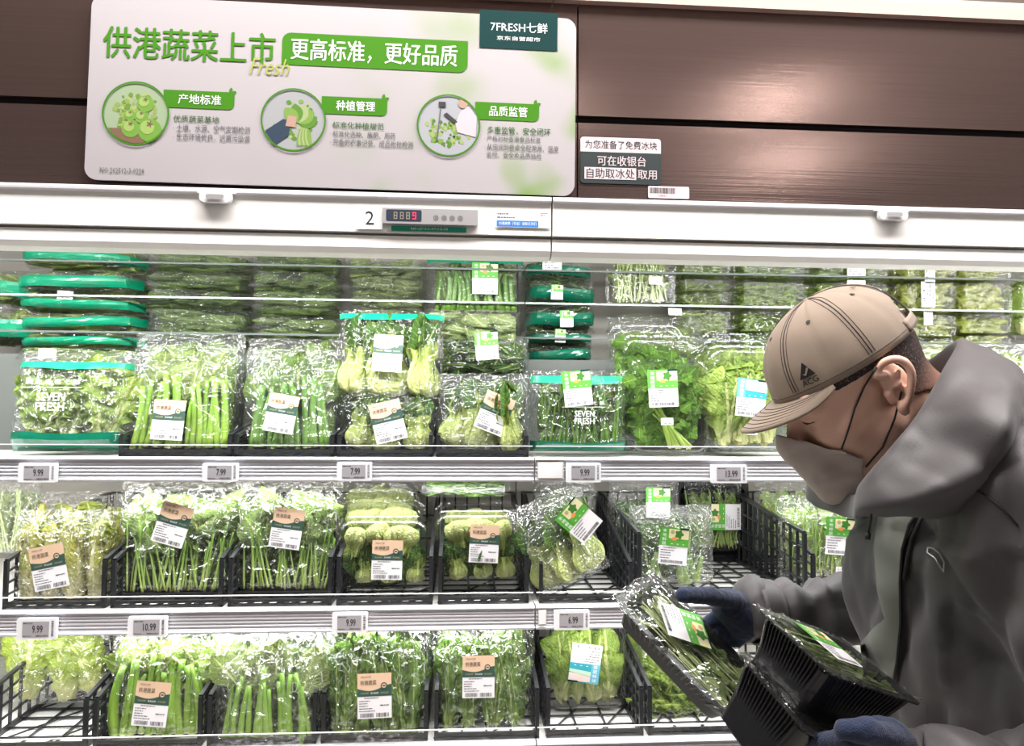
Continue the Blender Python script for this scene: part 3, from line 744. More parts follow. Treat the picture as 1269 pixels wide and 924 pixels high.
def band(v0, v1, mat, var, back=False):
    """printed band on the front sheet of a bag"""
    key = ('band', v0, v1, mat, var)
    if key in _fc: return _fc[key]
    mb = MB()
    def fn(a, b):
        u = 2 * a - 1; e = .05 * math.sin(a * PI) * (1 if v0 < .5 else -1) * 0 ; v = v0 + (v1 - v0) * b + .012 * math.sin(a * 7 + var) * (b if v0 < .5 else 1 - b)
        c = (abs(Nn(u * 3.2 + var, v * 3.6, var)) - .2) * .2
        return (.5 * u * 1.0, -(bag_profile(u, v) * (1 + c)) - .035, v)
    mb.grid(fn, 20, 5, mat, False); _fc[key] = mb.mesh('printed_band'); return _fc[key]

def tubmesh(var=0, ribs=True, mat='clear_plastic', deep=1):
    """clamshell tub seen from its lid: unit box, lid towards -y"""
    key = ('tub', var, ribs, mat)
    if key in _fc: return _fc[key]
    mb = MB(); N = 6
    def ring(sx, sz, y, r): 
        return [(x, y, z) for x, z in rrect(-.5 * sx, .5 - .5 * sz, .5 * sx, .5 + .5 * sz, r, N)]
    rings = [ring(.80, .80, -.50, .10), ring(.86, .86, -.50, .12), ring(.90, .90, -.44, .14), ring(.91, .91, -.20, .14), ring(.97, .97, -.19, .16), ring(1, 1, -.16, .16), ring(1, 1, -.12, .16),
             ring(.93, .93, -.10, .14), ring(.88, .88, .2, .13), ring(.82, .82, .46, .12), ring(.76, .76, .5, .1)]
    n = len(rings[0]); k = 0
    for q in rings: mb.v += q
    mi = mb.m(mat)
    for j in range(len(rings) - 1):
        for i in range(n): mb.f.append((j * n + i, j * n + (i + 1) % n, (j + 1) * n + (i + 1) % n, (j + 1) * n + i)); mb.mi.append(mi); mb.sm.append(False)
    mb.f += [tuple(range(n))[::-1], tuple((len(rings) - 1) * n + i for i in range(n))]; mb.mi += [mi, mi]; mb.sm += [False, False]
    if ribs:
        for s in (-1, 1):
            for i in range(7):
                z = .2 + i * .03 + (.4 if var % 2 else 0); mb.box(s * .40 - .03, s * .40 + .03, -.515, -.50, z, z + .010, 'clear_plastic')
    _fc[key] = mb.mesh('tub'); return _fc[key]
def blacktray():
    if 'bt' in _fc: return _fc['bt']
    mb = MB(); mi = None
    # ribbed wall: outline with small teeth, tapering to the base. unit box x,y footprint, z 0..1, flange at top
    def outline(sx, sy, teeth):
        pts = rrect(-.5 * sx, -.5 * sy, .5 * sx, .5 * sy, .10, 6); res = []
        for i in range(len(pts)):
            a = Vector((*pts[i], 0)); b = Vector((*pts[(i + 1) % len(pts)], 0)); L = (b - a).length; m = 66 if L > .5 else 1
            for k in range(m):
                p = a.lerp(b, k / m); nrm = Vector((b.y - a.y, a.x - b.x, 0)).normalized() if L > 1e-6 else Vector()
                if m > 1 and teeth: p = p + nrm * (-.012 if (k // 2) % 2 else .004)
                res.append((p.x, p.y))
        return res
    L = [(outline(1.10, 1.13, 0), 1.0), (outline(1.10, 1.13, 0), .97), (outline(1.0, 1.0, 0), .965), (outline(1.0, 1.0, 1), .90), (outline(.80, .76, 1), .05), (outline(.76, .72, 0), 0)]
    n = len(L[0][0])
    for pts, z in L: mb.v += [(x, y, z) for x, y in pts]
    inner = outline(.97, .96, 0); mb.v += [(x, y, 1.0) for x, y in inner]; mb.v += [(x * .88, y * .85, .06) for x, y in inner]
    mi = mb.m('tray_black')
    seq = [(0, 1), (1, 2), (2, 3), (3, 4), (4, 5), (6, 0), (7, 6)]
    for a, b in seq:
        for i in range(n): mb.f.append((a * n + i, b * n + i, b * n + (i + 1) % n, a * n + (i + 1) % n)); mb.mi.append(mi); mb.sm.append(False)
    mb.f += [tuple(5 * n + i for i in range(n))[::-1], tuple(7 * n + i for i in range(n))]; mb.mi += [mi, mi]; mb.sm += [False, False]
    _fc['bt'] = mb.mesh('tray'); return _fc['bt']
def massmesh(mat, shape, var, n=70):
    """a packed heap of leaves filling a unit box (one joined mesh)"""
    key = ('mass', mat, shape, var, n)
    if key in _fc: return _fc[key]
    r = random.Random(var); mb = MB(); mb.uv = []
    for k in range(n):
        src = leaf(shape, mat, k % 3); vs = [v.co.copy() for v in src.vertices]; o = len(mb.v)
        sc = r.uniform(.35, .62); c = Vector((r.uniform(-.44, .44), r.uniform(-.42, .42), r.uniform(.10, .88)))
        R = Matrix.Rotation(r.uniform(0, 6.28), 3, 'Y') @ Matrix.Rotation(r.uniform(-.9, .9), 3, 'X')
        for v in vs:
            p = R @ ((v - Vector((0, 0, .5))) * sc) + c
            mb.v.append((max(-.47, min(.47, p.x)), max(-.46, min(.46, p.y)), max(.03, min(.95, p.z))))
        uvd = src.uv_layers[0].data; uv = [None] * len(vs)
        for l in src.loops: uv[l.vertex_index] = tuple(uvd[l.index].uv)
        mb.uv += uv; mi = mb.m(mat)
        for f in src.polygons: mb.f.append(tuple(o + i for i in f.vertices)); mb.mi.append(mi); mb.sm.append(True)
    _fc[key] = mb.mesh('greens'); return _fc[key]

# ------------------------------------------------------------------ labels on packs (about 70 x 92 mm)
def lab_peach():
    mb = MB(); w, h = .070, .090; x0 = -w / 2; z0 = -h / 2
    mb.rect(x0, z0, -x0, z0 + h * .50, 'paper', 0)
    mb.rect(x0, z0 + h * .50, -x0, z0 + h, 'label_peach', 0)
    top = [(x0 + w * i / 12, z0 + h * (.64 + .05 * math.sin(i / 12 * 5.2 + 2.6) + .06 * i / 12)) for i in range(13)]
    mb.poly([(x0, z0 + h * .49), (-x0, z0 + h * .49)] + top[::-1], 'label_green', 1)
    mb.text('供港蔬菜', x0 + w * .08, z0 + h * .745, x0 + w * .56, z0 + h * .85, 'ink', 2)
    mb.text('7FRESH七鲜', x0 + w * .10, z0 + h * .90, x0 + w * .40, z0 + h * .95, 'ink_grey', 2)
    mb.disc(x0 + w * .78, z0 + h * .72, w * .095, 'label_peach', 2, 16); mb.ring(x0 + w * .78, z0 + h * .72, w * .065, w * .095, 'label_green', 3, 16); mb.rect(x0 + w * .74, z0 + h * .705, x0 + w * .82, z0 + h * .735, 'label_green', 3)
    for i, c in enumerate(('gold', 'film_white', 'gold')): mb.text('安全品质', x0 + w * (.10 + .29 * i), z0 + h * .545, x0 + w * (.33 + .29 * i), z0 + h * .585, c, 3)
    fine(mb, x0 + w * .2, z0 + h * .43, x0 + w * .92, z0 + h * .48, 1, 3, 1, 'ink'); fine(mb, x0 + w * .05, z0 + h * .14, x0 + w * .55, z0 + h * .42, 5, 7, 1); fine(mb, x0 + w * .66, z0 + h * .25, x0 + w * .92, z0 + h * .33, 1, 2, 1)
    barcode(mb, x0 + w * .08, z0 + h * .03, x0 + w * .48, z0 + h * .12, 4, 1); barcode(mb, x0 + w * .55, z0 + h * .03, x0 + w * .92, z0 + h * .12, 9, 1)
    return mb.mesh('pack_label')
def lab_farm(teal=False):
    mb = MB(); w, h = .070, .088; x0 = -w / 2; z0 = -h / 2
    mb.rect(x0, z0, -x0, z0 + h * .5, 'paper', 0)
    mb.rect(x0 - .001, z0 + h * .5, -x0 + .001, z0 + h, 'lab_teal' if teal else 'lab_leaf', 0)
    if teal:
        mb.rect(x0, z0 + h * .5, x0 + w * .28, z0 + h, 'lab_blue', 1)
        mb.rect(x0 + w * .28, z0 + h * .76, -x0, z0 + h * .97, 'lab_pink', 1)
        mb.poly([(x0 + w * .28, z0 + h * .82), (x0 + w * .28, z0 + h * .70), (-x0, z0 + h * .66), (-x0, z0 + h * .74), (x0 + w * .6, z0 + h * .78)], 'lab_mint', 2)
        t = '新鲜蔬菜'
    else:
        mb.rect(x0 + w * .30, z0 + h * .70, -x0, z0 + h * .96, 'lab_cream', 1)
        for a in range(5): leafshape(mb, x0 + w * .66, z0 + h * .83, w * .17, w * .06, a * 1.25, 'lab_leaf_dark', 2)
        mb.disc(x0 + w * .50, z0 + h * .70, w * .10, 'lab_orange', 3, 12, w * .06); mb.disc(x0 + w * .42, z0 + h * .88, w * .07, 'gold', 2, 12)
        mb.poly([(x0 + w * .30, z0 + h * .5), (-x0, z0 + h * .5), (-x0, z0 + h * .70), (x0 + w * .7, z0 + h * .63), (x0 + w * .30, z0 + h * .72)], 'lab_leaf', 2)
        t = '本地鲜蔬'
    for i, ch in enumerate(t): mb.text(ch, x0 + w * .08, z0 + h * (.86 - .115 * i), x0 + w * .22, z0 + h * (.955 - .115 * i), 'film_white', 3)
    for i in range(3): mb.rect(x0 + w * (.40 + .2 * i), z0 + h * .555, x0 + w * (.46 + .2 * i), z0 + h * .57, 'film_white', 3)
    mb.rect(x0 + w * .68, z0 + h * .955, -x0 + .001, z0 + h, 'sign_dark_green', 3)
    fine(mb, x0 + w * .15, z0 + h * .42, x0 + w * .92, z0 + h * .48, 1, 3, 1, 'ink'); fine(mb, x0 + w * .06, z0 + h * .14, x0 + w * .6, z0 + h * .42, 4, 6, 1)
    barcode(mb, x0 + w * .1, z0 + h * .04, x0 + w * .86, z0 + h * .12, 6, 1)
    return mb.mesh('pack_label')
def lab_small():
    mb = MB(); mb.rect(-.016, -.009, .016, .009, 'paper', 0); fine(mb, -.013, -.003, .006, .008, 3, 2, 1); barcode(mb, -.013, -.007, .013, -.004, 8, 1)
    return mb.mesh('small_sticker')
LAB = {'peach': lab_peach(), 'farm': lab_farm(), 'teal': lab_farm(True), 'small': lab_small()}
LABNAME = {'peach': 'pack_label', 'farm': 'pack_label', 'teal': 'pack_label', 'small': 'price_sticker'}
seven = MB(); seven.text('SEVEN', -.033, .002, .033, .022, 'film_white', 1, .03, shear=.0); seven.text('FRESH', -.033, -.022, .033, -.002, 'film_white', 1, .03)
seven.rect(-.07, .034, .07, .0352, 'film_white', 1); seven.text('鲜 生 活 在 七 鲜', -.060, .042, .066, .055, 'film_white', 1, .0)
SEVEN = seven.mesh('film_print')

# ------------------------------------------------------------------ fillings
def L(root, r, shape, mat, x, y, z, ln, ay=0, ax=0, az=0, wd=1, name='leaf'):
    o = put(leaf(shape, mat, r.randint(0, 3)), root, name, (x, y, z), (ax, ay, az), (ln * wd, ln, ln)); o.rotation_mode = 'ZYX'; return o
def ST(root, r, mat, x, y, z, ln, rad, ay=0, ax=0, az=0, name='stem', taper=.75):
    o = put(stem(mat, r.randint(0, 4), taper), root, name, (x, y, z), (ax, ay, az), (rad / .05, rad / .05, ln)); o.rotation_mode = 'ZYX'; return o
def fill(root, kind, w, h, d, r):
    U = r.uniform
    yb = lambda k: -d * .40 + d * .78 * k          # k=0 front, 1 back
    back = {'choy': ('choy_leaf', 'broad'), 'choydark': ('choy_leaf', 'broad'), 'mustard': ('romaine_dark', 'broad'), 'spinach': ('spinach_leaf', 'broad'), 'bok': ('bok_leaf', 'broad'), 'bokbulb': ('bok_leaf', 'spoon'),
            'lettuce': ('romaine_leaf', 'frill'), 'youmai': ('romaine_dark', 'romaine'), 'cabbage': ('cabbage_leaf', 'wrap'), 'parsley': ('parsley_leaf', 'lobed'), 'romaine': ('romaine_leaf', 'romaine'),
            'frisee': ('frisee_leaf', 'frisee'), 'shoots': ('pale_leaf', 'slender'), 'sprouts': ('pale_leaf', 'slender'), 'hearts': ('lettuce_yellow', 'romaine'), 'flower': ('choy_leaf', 'slender'), 'fennel': ('frisee_leaf', 'slender'), 'tatsoi': ('bok_leaf', 'spoon')}[kind]
    if kind not in ('hearts',):
        m = put(massmesh(back[0], back[1], 3, 60), root, 'inner_greens', (0, d * .14, h * .02), (0, 0, 0), (w * .95, d * .60, h * (.86 if kind not in ('cabbage',) else .7))); m['kind'] = 'stuff'
    if kind in ('choy', 'choydark', 'mustard'):
        smat = 'choy_stem' if kind != 'choydark' else 'dark_stem'; lm = {'choy': 'choy_leaf_pale', 'choydark': 'choy_leaf', 'mustard': 'romaine_leaf'}[kind]
        n = int(w / .0145)
        for i in range(9):
            L(root, r, 'broad', lm, U(-.36, .36) * w, yb(U(.15, .5)), h * U(.30, .45), h * U(.48, .62), U(-.45, .45), U(-.15, .1), U(-.4, .4), 1.05)
        for i in range(n):
            x = (-.45 + .90 * (i + .5) / n) * w + U(-.004, .004); t = -x / w * U(.1, .9) + U(-.18, .18)
            ST(root, r, smat, x, yb(U(.0, .07)), h * U(.015, .04), h * U(.54, .74), U(.006, .0095) * (1.2 if kind == 'mustard' else 1), t * .5, 0, U(0, 6))
        for i in range(7):
            L(root, r, 'broad', lm, U(-.30, .30) * w, yb(U(.02, .12)), h * U(.42, .55), h * U(.36, .46), U(-.9, .9), U(-.05, .12), U(-.5, .5), 1.1)
    elif kind == 'spinach':
        for i in range(12): L(root, r, 'broad', 'spinach_leaf', U(-.36, .36) * w, yb(U(.1, .5)), h * U(.22, .45), h * U(.45, .58), U(-.4, .4), U(-.1, .1), U(-.6, .6), 1.0)
        n = int(w / .0075)
        for i in range(n):
            x = (-.44 + .88 * i / (n - 1)) * w; ST(root, r, 'thin_stem', x * U(.8, 1), yb(U(.0, .2)), h * U(.015, .05), h * U(.38, .62), U(.0018, .0032), U(-.24, .24) + x / w * .12, 0, U(0, 6))
        for i in range(15): L(root, r, 'broad', 'spinach_leaf', U(-.34, .34) * w, yb(U(.0, .10)), h * U(.30, .60), h * U(.30, .44), U(-1.0, 1.0), U(-.05, .1), U(-.6, .6), 1.2)
    elif kind in ('bok', 'bokbulb'):
        hh = min(h * .85, .20); n = max(3, int(w / .066))
        if kind == 'bok':
            for i in range(8): L(root, r, 'spoon', 'bok_leaf', U(-.36, .36) * w, yb(U(.15, .4)), h * U(.30, .5), h * U(.40, .5), U(-.6, .6), 0, U(-.5, .5))
            spots = [((-.34 + .68 * i / (n - 1)) * w, h * U(.02, .07), U(-.2, .2) - (-.5 + i / (n - 1)) * .2, 1) for i in range(n)]
            if h > .16: spots += [(-.12 * w, h * .16, .5, .9)]
        else:
            spots = [((-.31 + .62 * i / 3) * w, h * U(.88, .95), PI + U(-.35, .35), .80) for i in range(4)] + [((-.22 + .6 * i / 2) * w, h * U(.04, .08), U(-.3, .3), .62) for i in range(3)]
        for i, (x, z, t, s) in enumerate(spots):
            hs = hh * s
            o = put(headmesh('bok', i % 3), root, 'bok_choy', (x, yb(U(.22, .32)), z), (0, t, U(0, 1)), (hs, min(hs, d * 1.15), hs))
            for k in range(4):
                a = k * PI / 2 + .6 + U(-.2, .2)
                put(leaf('spoon', 'bok_petiole', k % 3), o, 'petiole', (.10 * math.sin(a), -.10 * math.cos(a), .06), (-.06, 0, a), (.85, .5, .80))
                put(leaf('broad', 'bok_leaf', (k + i) % 4), o, 'leaf', (.09 * math.sin(a), -.09 * math.cos(a), .38), (U(-.22, .0), U(-.3, .3), a), (.95, .7, .70))
        if kind == 'bokbulb':
            for i in range(6): L(root, r, 'spoon', 'bok_leaf', U(-.34, .34) * w, yb(U(.0, .1)), h * U(.72, .80), h * U(.36, .46), PI + U(-.5, .5), 0, U(-.5, .5), 1.2)
    elif kind in ('lettuce', 'romaine', 'youmai'):
        shp = {'lettuce': 'frill', 'romaine': 'romaine', 'youmai': 'romaine'}[kind]; lm = {'lettuce': 'romaine_leaf', 'romaine': 'romaine_leaf', 'youmai': 'romaine_dark'}[kind]
        cl = 3 if kind == 'lettuce' else 4
        for c in range(cl):
            cx = (-.33 + .66 * c / (cl - 1)) * w
            for i in range(9 if kind != 'youmai' else 15):
                k = (i + .5) / (9 if kind != 'youmai' else 15)
                L(root, r, shp, lm, cx + U(-.05, .05) * w, yb(.45 * (1 - k) + .02), h * U(.02, .10), h * U(.68, .92), (U(-.55, .55) if kind == 'lettuce' else U(-.22, .22)) - cx / w * .35, U(-.05, .08), U(-.7, .7), .36 if kind == 'youmai' else .80)
    elif kind == 'hearts':      # heads hanging in a bag
        for c, (x, z0, hh, t) in enumerate(((-.36, .03, .98, .04), (0.03, .02, .92, -.03), (.33, .10, .85, -.42))):
            o = put(headmesh('lettuce', c), root, 'lettuce_head', (x * w, 0, z0 * h), (0, t, 0), (h * .85 * hh, h * .55, h * hh))
            for i in range(9):
                a = (-1.5 + 3.0 * i / 8); put(leaf('romaine', 'heart_leaf', i % 4), o, 'leaf', (.10 * math.sin(a), -.12 - .14 * math.cos(a), U(.0, .06)), (U(.0, .1), U(-.12, .12) + a * .16, a * .8), (1.35, 1.2, U(.84, 1.0)))
    elif kind == 'cabbage':
        n = 4
        for i in range(n):
            x = (-.36 + .72 * i / (n - 1)) * w; hs = h * U(.86, .94)
            o = put(headmesh('cabbage', i), root, 'cabbage_heart', (x, yb(.30), h * .03), (0, U(-.10, .10), U(0, 3)), (w * .72, d * 1.3, hs))
            for k in range(5):
                a = (k - 2) * .75; L(root, r, 'wrap', 'cabbage_leaf', x + .012 * math.sin(a), yb(.06) + .004 * abs(k - 2), h * .03, hs * U(.86, 1), U(-.10, .10), .0, a * .35, .60)
        for i in range(8): L(root, r, 'frill', 'lettuce_yellow', U(-.40, .40) * w, yb(U(.1, .5)), h * U(.55, .68), h * U(.28, .36), U(-.6, .6), U(-.2, .2), U(-.5, .5), 1.2)
    elif kind == 'parsley':
        for i in range(14): ST(root, r, 'celery_stem', w * (.34 - .35 * i / 14 + U(-.02, .02)), yb(U(.02, .15)), h * (.04 + .01 * (i % 3)), h * U(.50, .68), .0045, -.85 + i * .045, 0, U(0, 6), taper=.6)
        for i in range(50):
            x = U(-.42, .42); z = U(.15, .86) if x > .12 or x < -.33 else U(.45, .88)
            L(root, r, 'lobed', 'parsley_leaf', x * w, yb(U(.0, .22)), z * h, U(.028, .048), U(-3, 3), U(-.5, .5), U(-.6, .6), 1.2)
    elif kind == 'celerytop':
        pass
    elif kind == 'frisee':
        for i in range(46): L(root, r, 'frisee', 'frisee_leaf', U(-.35, .35) * w, yb(U(.0, .3)), h * U(.05, .60), h * U(.25, .45), U(-2.2, 2.2), U(-.3, .3), U(-.8, .8), 1.0)
    elif kind in ('shoots', 'sprouts', 'flower', 'fennel'):
        sm = {'shoots': 'thin_stem', 'sprouts': 'white_stem', 'flower': 'dark_stem', 'fennel': 'thin_stem'}[kind]; n = int(w / (.0055 if kind != 'flower' else .0075))
        for i in range(n):
            x = (-.45 + .9 * i / (n - 1)) * w; ST(root, r, sm, x * .95, yb(U(0, .25)), h * U(.02, .12), h * U(.55, .85), U(.0013, .0024) * (1.4 if kind == 'flower' else 1), U(-.30, .30) - x / w * .2, 0, U(0, 6))
        lm = 'pale_leaf' if kind in ('sprouts',) else ('choy_leaf' if kind == 'flower' else 'romaine_leaf')
        for i in range(24): L(root, r, 'broad' if kind != 'fennel' else 'frisee', lm, U(-.42, .42) * w, yb(U(0, .2)), h * U(.25, .70), h * U(.14, .26), U(-1.2, 1.2), U(-.3, .3), U(-.8, .8), .9)
    elif kind == 'tatsoi':
        for i in range(12): L(root, r, 'broad', 'bok_leaf', U(-.32, .32) * w, yb(U(.0, .35)), h * U(.10, .36), h * U(.5, .62), U(-.5, .5), U(-.05, .1), U(-.6, .6), 1.25)
        for i in range(8): ST(root, r, 'choy_stem', U(-.38, .38) * w, yb(U(0, .1)), h * .03, h * U(.3, .45), .006, U(-.3, .3))

NP = [0]
def pack(kind, form, x0, y0, x1, y1, Y, d, label, labs=(), lean=0.0, tilt=0.0, yaw=0.0, cat=None, group=None, bands=None, seven=None, tray=False, hf=1.0, name=None, fmat=None, filler=True):
    """form bag / tub / wrap / lying ; box in reference pixels gives place and true size at depth Y"""
    NP[0] += 1; r = random.Random(NP[0] * 17 + 3)
    c = P((x0 + x1) / 2, y1, Y); w = P(x1, y1, Y).x - P(x0, y1, Y).x; h = P((x0 + x1) / 2, y0, Y).z - c.z
    h = h / math.cos(lean) if abs(lean) < 1 else h
    nm = name or {'bag': 'bag_of_greens', 'tub': 'tub_of_greens', 'wrap': 'wrapped_tray_of_greens', 'lying': 'bag_of_greens'}[form]
    root = empty(nm, (c.x, Y + d / 2, c.z), (-lean, tilt, yaw))
    tag(root, label, cat or {'bag': 'bagged greens', 'tub': 'tub of greens', 'wrap': 'tray of greens', 'lying': 'bagged greens'}[form], group)
    if form == 'bag':
        put(bagmesh(fmat or 'bag_film', NP[0] % 5), root, 'bag_film', (0, 0, 0), (0, 0, 0), (w, d, h * hf))
        fill(root, kind, w * (.86 if kind == 'lettuce' else .93), h, d * .80, r)
        if tray: put(MB().box(-w * .42, w * .42, -d * .40, d * .42, -.006, .004, 'black_plastic').mesh('t'), root, 'base_tray')
    elif form == 'lying':
        put(bagmesh(fmat or 'bag_film', NP[0] % 5, True), root, 'bag_film', (0, 0, 0), (0, 0, 0), (w, d, h))
        mt = {'choy': ('choy_leaf', 'broad'), 'spinach': ('spinach_leaf', 'broad'), 'lettuce': ('romaine_leaf', 'romaine'), 'bok': ('bok_leaf', 'spoon'), 'pale': ('pale_leaf', 'broad'), 'yellow': ('lettuce_yellow', 'romaine')}[kind]
        m = put(massmesh(mt[0], mt[1], 5 + NP[0] % 3, 60), root, 'inner_greens', (0, 0, 0), (0, 0, 0), (w * .94, d * .8, h * .95)); m['kind'] = 'stuff'
    elif form == 'tub':
        put(tubmesh(NP[0] % 2), root, 'tub', (0, 0, 0), (0, 0, 0), (w, d, h))
        if filler: 
            s = empty_fill = root
            if h < .095:
                mt = {'frisee': ('frisee_leaf', 'frisee'), 'romaine': ('lettuce_yellow', 'romaine')}.get(kind, ('bok_leaf', 'spoon'))
                put(massmesh(mt[0], mt[1], NP[0] % 3, 110), root, 'inner_greens', (0, -d * .04, 0), (0, 0, 0), (w * .92, d * .84, h * .97))['kind'] = 'stuff'
            else: fill(s, kind, w * .84, h * .90, d * .78, r)
            for o in s.children:
                if o.name.split('.')[0] not in ('tub',): o.location.z += h * .05
    elif form == 'wrap':
        put(bagmesh('wrap_film', NP[0] % 5), root, 'wrap_film', (0, 0, 0), (0, 0, 0), (w, d, h * 1.02))
        put(tubmesh(1, False), root, 'tub', (0, .004, 0), (0, 0, 0), (w * .97, d * .9, h * .97))
        fill(root, kind, w * .84, h * .90, d * .7, r)
    if bands:
        for (v0, v1, m) in bands: put(band(v0, v1, m, NP[0] % 3), root, 'printed_band', (0, 0, 0), (0, 0, 0), (w, d, h))
    if seven: put(SEVEN, root, 'film_print', ((seven[0] - .5) * w, -d / 2 - .014, seven[1] * h), (0, 0, 0), (w / .25 * seven[2],) * 3)
    for (lt, px, py, rot, s) in labs:
        # label centre given in reference pixels; placed on the front face in the pack's own frame
        q = P(px, py, Y - .006); lx = q.x - c.x; lz = q.z - c.z
        if tilt: ct, st = math.cos(-tilt), math.sin(-tilt); lx, lz = lx * ct + lz * st, -lx * st + lz * ct
        put(LAB[lt], root, LABNAME[lt], (lx, -d / 2 - .011, lz), (0, rot, 0), (s, 1, s))
    return root

# ------------------------------------------------------------------ crates
_cc = {}
def crate(x0p, x1p, yp, Y, depth, zb, hf, hb, label, X=None, bottom=False):
    a = X[0] if X else P(x0p, yp, Y).x; b = X[1] if X else P(x1p, yp, Y).x
    w = b - a; root = empty('produce_crate', ((a + b) / 2, Y, zb)); tag(root, label, 'crate', None)
    m = 'black_plastic'; x0, x1 = -w / 2, w / 2
    mb = MB(); z0 = .002; z1 = .006
    n = max(5, int(depth / .050))
    for i in range(n + 1):
        y = depth * i / n; mb.box(x0 + .006, x1 - .006, y - .0017, y + .0017, z0, z1, m)
    k = max(3, int(w / .055))
    for i in range(k + 1):
        x = x0 + .006 + (w - .012) * i / k; mb.box(x - .0022, x + .0022, 0, depth, z0, z1 - .0005, m)
    st = .11
    for i in range(-4, int(w / st) + 5):      # slanting stays
        xa = x0 + i * st; xb = xa - .0 + depth * .62
        ya, yb_ = 0, depth
        if xb > x1: yb_ = (x1 - xa) / (xb - xa) * depth; xb = x1
        if xa < x0:
            if xb <= x0: continue
            t = (x0 - xa) / (xb - xa); ya = t * yb_ if yb_ == depth else t * (yb_); xa = x0
        if yb_ - ya > .02 and xb > xa: mb.bar((xa, ya, .004), (xb, yb_, .004), .0035, .003, m)
    mb.build('floor_grid', root)
    for s in (-1, 1):
        mb = MB(); x = s * (w / 2 - .004); nn = max(8, int(depth / .034))
        def top(y): return hf + (hb - hf) * min(1, y / depth * 1.15)
        for i in range(nn + 1):
            y = depth * i / nn; mb.box(x - .003, x + .003, y - .0022, y + .0022, 0, top(y), m)
        for i in range(nn): 
            mb.bar((x, depth * i / nn, top(depth * i / nn)), (x, depth * (i + 1) / nn, top(depth * (i + 1) / nn)), .008, .007, m)
            for q in (.28, .52, .76):
                ya, y2 = depth * i / nn, depth * (i + 1) / nn
                if s < 0 or True: mb.bar((x, ya, top(ya) * q), (x, y2, top(y2) * q), .004, .004, m)
        mb.box(x - .004, x + .004, 0, depth, 0, .010, m)
        mb.build('side_wall', root)
    mb = MB(); lip = .015
    mb.box(x0, x1, -.003, .003, lip - .006, lip, m); mb.box(x0, x1, -.004, .004, 0, .006, m)
    q = max(5, int(w / .028))
    for i in range(q):
        xa = x0 + w * i / q; mb.bar((xa, 0, .003), (xa + w / q, 0, lip - .003) if i % 2 else (xa + w / q, 0, lip - .003), .004, .004, m)
    for s in (-1, 1): mb.box(s * (w / 2 - .004) - .004, s * (w / 2 - .004) + .004, -.004, .004, 0, hf, m)
    mb.build('front_lip', root)
    mb = MB()
    for i in range(k * 2 + 1):
        x = x0 + w * i / (k * 2); mb.box(x - .0022, x + .0022, depth - .003, depth + .003, 0, hb, m)
    for z in (.004, hb * .33, hb * .66, hb): mb.box(x0, x1, depth - .003, depth + .003, z - .003, z + .003, m)
    mb.build('rear_wall', root)
    return root

# top deck
ZC1, ZC2, ZC3 = ZS1 + .001, ZS2 + .001, ZS3 + .001
for (a, b, lab) in ((148, 287, 'upper deck crate under the pale thick-stemmed greens, second column from the left'), (291, 414, 'upper deck crate under the dark thick-stemmed greens, third column'),
                    (418, 536, 'upper deck crate under the two stacked bok choy bags'), (541, 655, 'upper deck crate under the single bok choy bag with tilted label')):
    crate(a, b, 556, 1.672, .42, ZC1, .045, .10, lab)
# middle deck
for (a, b, yy, hf, lab) in ((4, 131, 745, .10, 'middle deck crate holding the yellow cabbage bags'), (138, 276, 742, .10, 'middle deck crate holding the left spinach bag'), (283, 411, 741, .10, 'middle deck crate holding the right spinach bag'),
                         (417, 536, 739, .10, 'middle deck crate holding upright bok choy tubs under the lone lower price tag'), (543, 655, 738, .10, 'middle deck crate holding the bok choy tubs left of the rail joint'),
                         (668, 784, 737, .085, 'middle deck crate under the slanting wrapped bok choy tray'), (790, 1000, 737, .150, 'wide half-empty crate on the middle deck beside the gloved hand'), (1006, 1180, 737, .10, 'middle deck crate behind the man holding pale shoots')):
    crate(a, b, yy, 1.640, .47, ZC2, hf, .19, lab)
# bottom deck
for (a, b, hf, lab) in ((-30, 108, .10, 'bottom deck crate under the hanging lettuce hearts'), (116, 250, .10, 'bottom deck crate holding the mustard greens bag'), (257, 392, .10, 'bottom deck crate holding the big crinkled bag of stems'),
                    (398, 530, .10, 'bottom deck crate holding the long-leaf lettuce bag'), (538, 668, .10, 'bottom deck crate holding the lettuce bag left of the clear tub'), (677, 797, .10, 'bottom deck crate under the clear lettuce tub with upside-down label'),
                    (803, 915, .10, 'bottom deck crate under the curly endive pack'), (922, 1070, .10, 'bottom deck crate below the black trays')):
    crate(a, b, 915, 1.600, .50, ZC3, hf, .17, lab)

T1Y = 1.690
GB = 'bag_green'; GD = 'bag_green_dark'
# --- top deck, front row
pack('lettuce', 'bag', -2, 432, 147, 561, T1Y, .11, 'bag of frilly yellow-green lettuce with green base band, left end of top deck', bands=[(.0, .17, GD), (.80, .87, GB)], seven=(.42, .46, .9), lean=.10, fmat='milky_film')
pack('choy', 'bag', 147, 424, 290, 561, T1Y, .09, 'clear bag of pale thick green stems with cut ends, second from left on top deck', [('peach', 208, 523, .05, .98)], lean=.10, tray=True)
pack('choydark', 'bag', 292, 430, 420, 561, T1Y, .09, 'clear bag of darker thick green stems with peach label, left of the bok choy', [('peach', 348, 515, .16, .95)], lean=.10, tray=True, fmat='milky_film')
pack('bok', 'bag', 419, 482, 540, 562, T1Y, .08, 'lower bok choy bag with tilted label, under another bok choy bag on the top deck', [('peach', 481, 522, -.24, 1.0)], tray=True)
pack('bok', 'bag', 414, 380, 549, 498, 1.705, .08, 'upper bok choy bag with green top band, resting on another bok choy bag', [('peach', 480, 440, .05, .95)], lean=.12, bands=[(.88, .95, GB)])
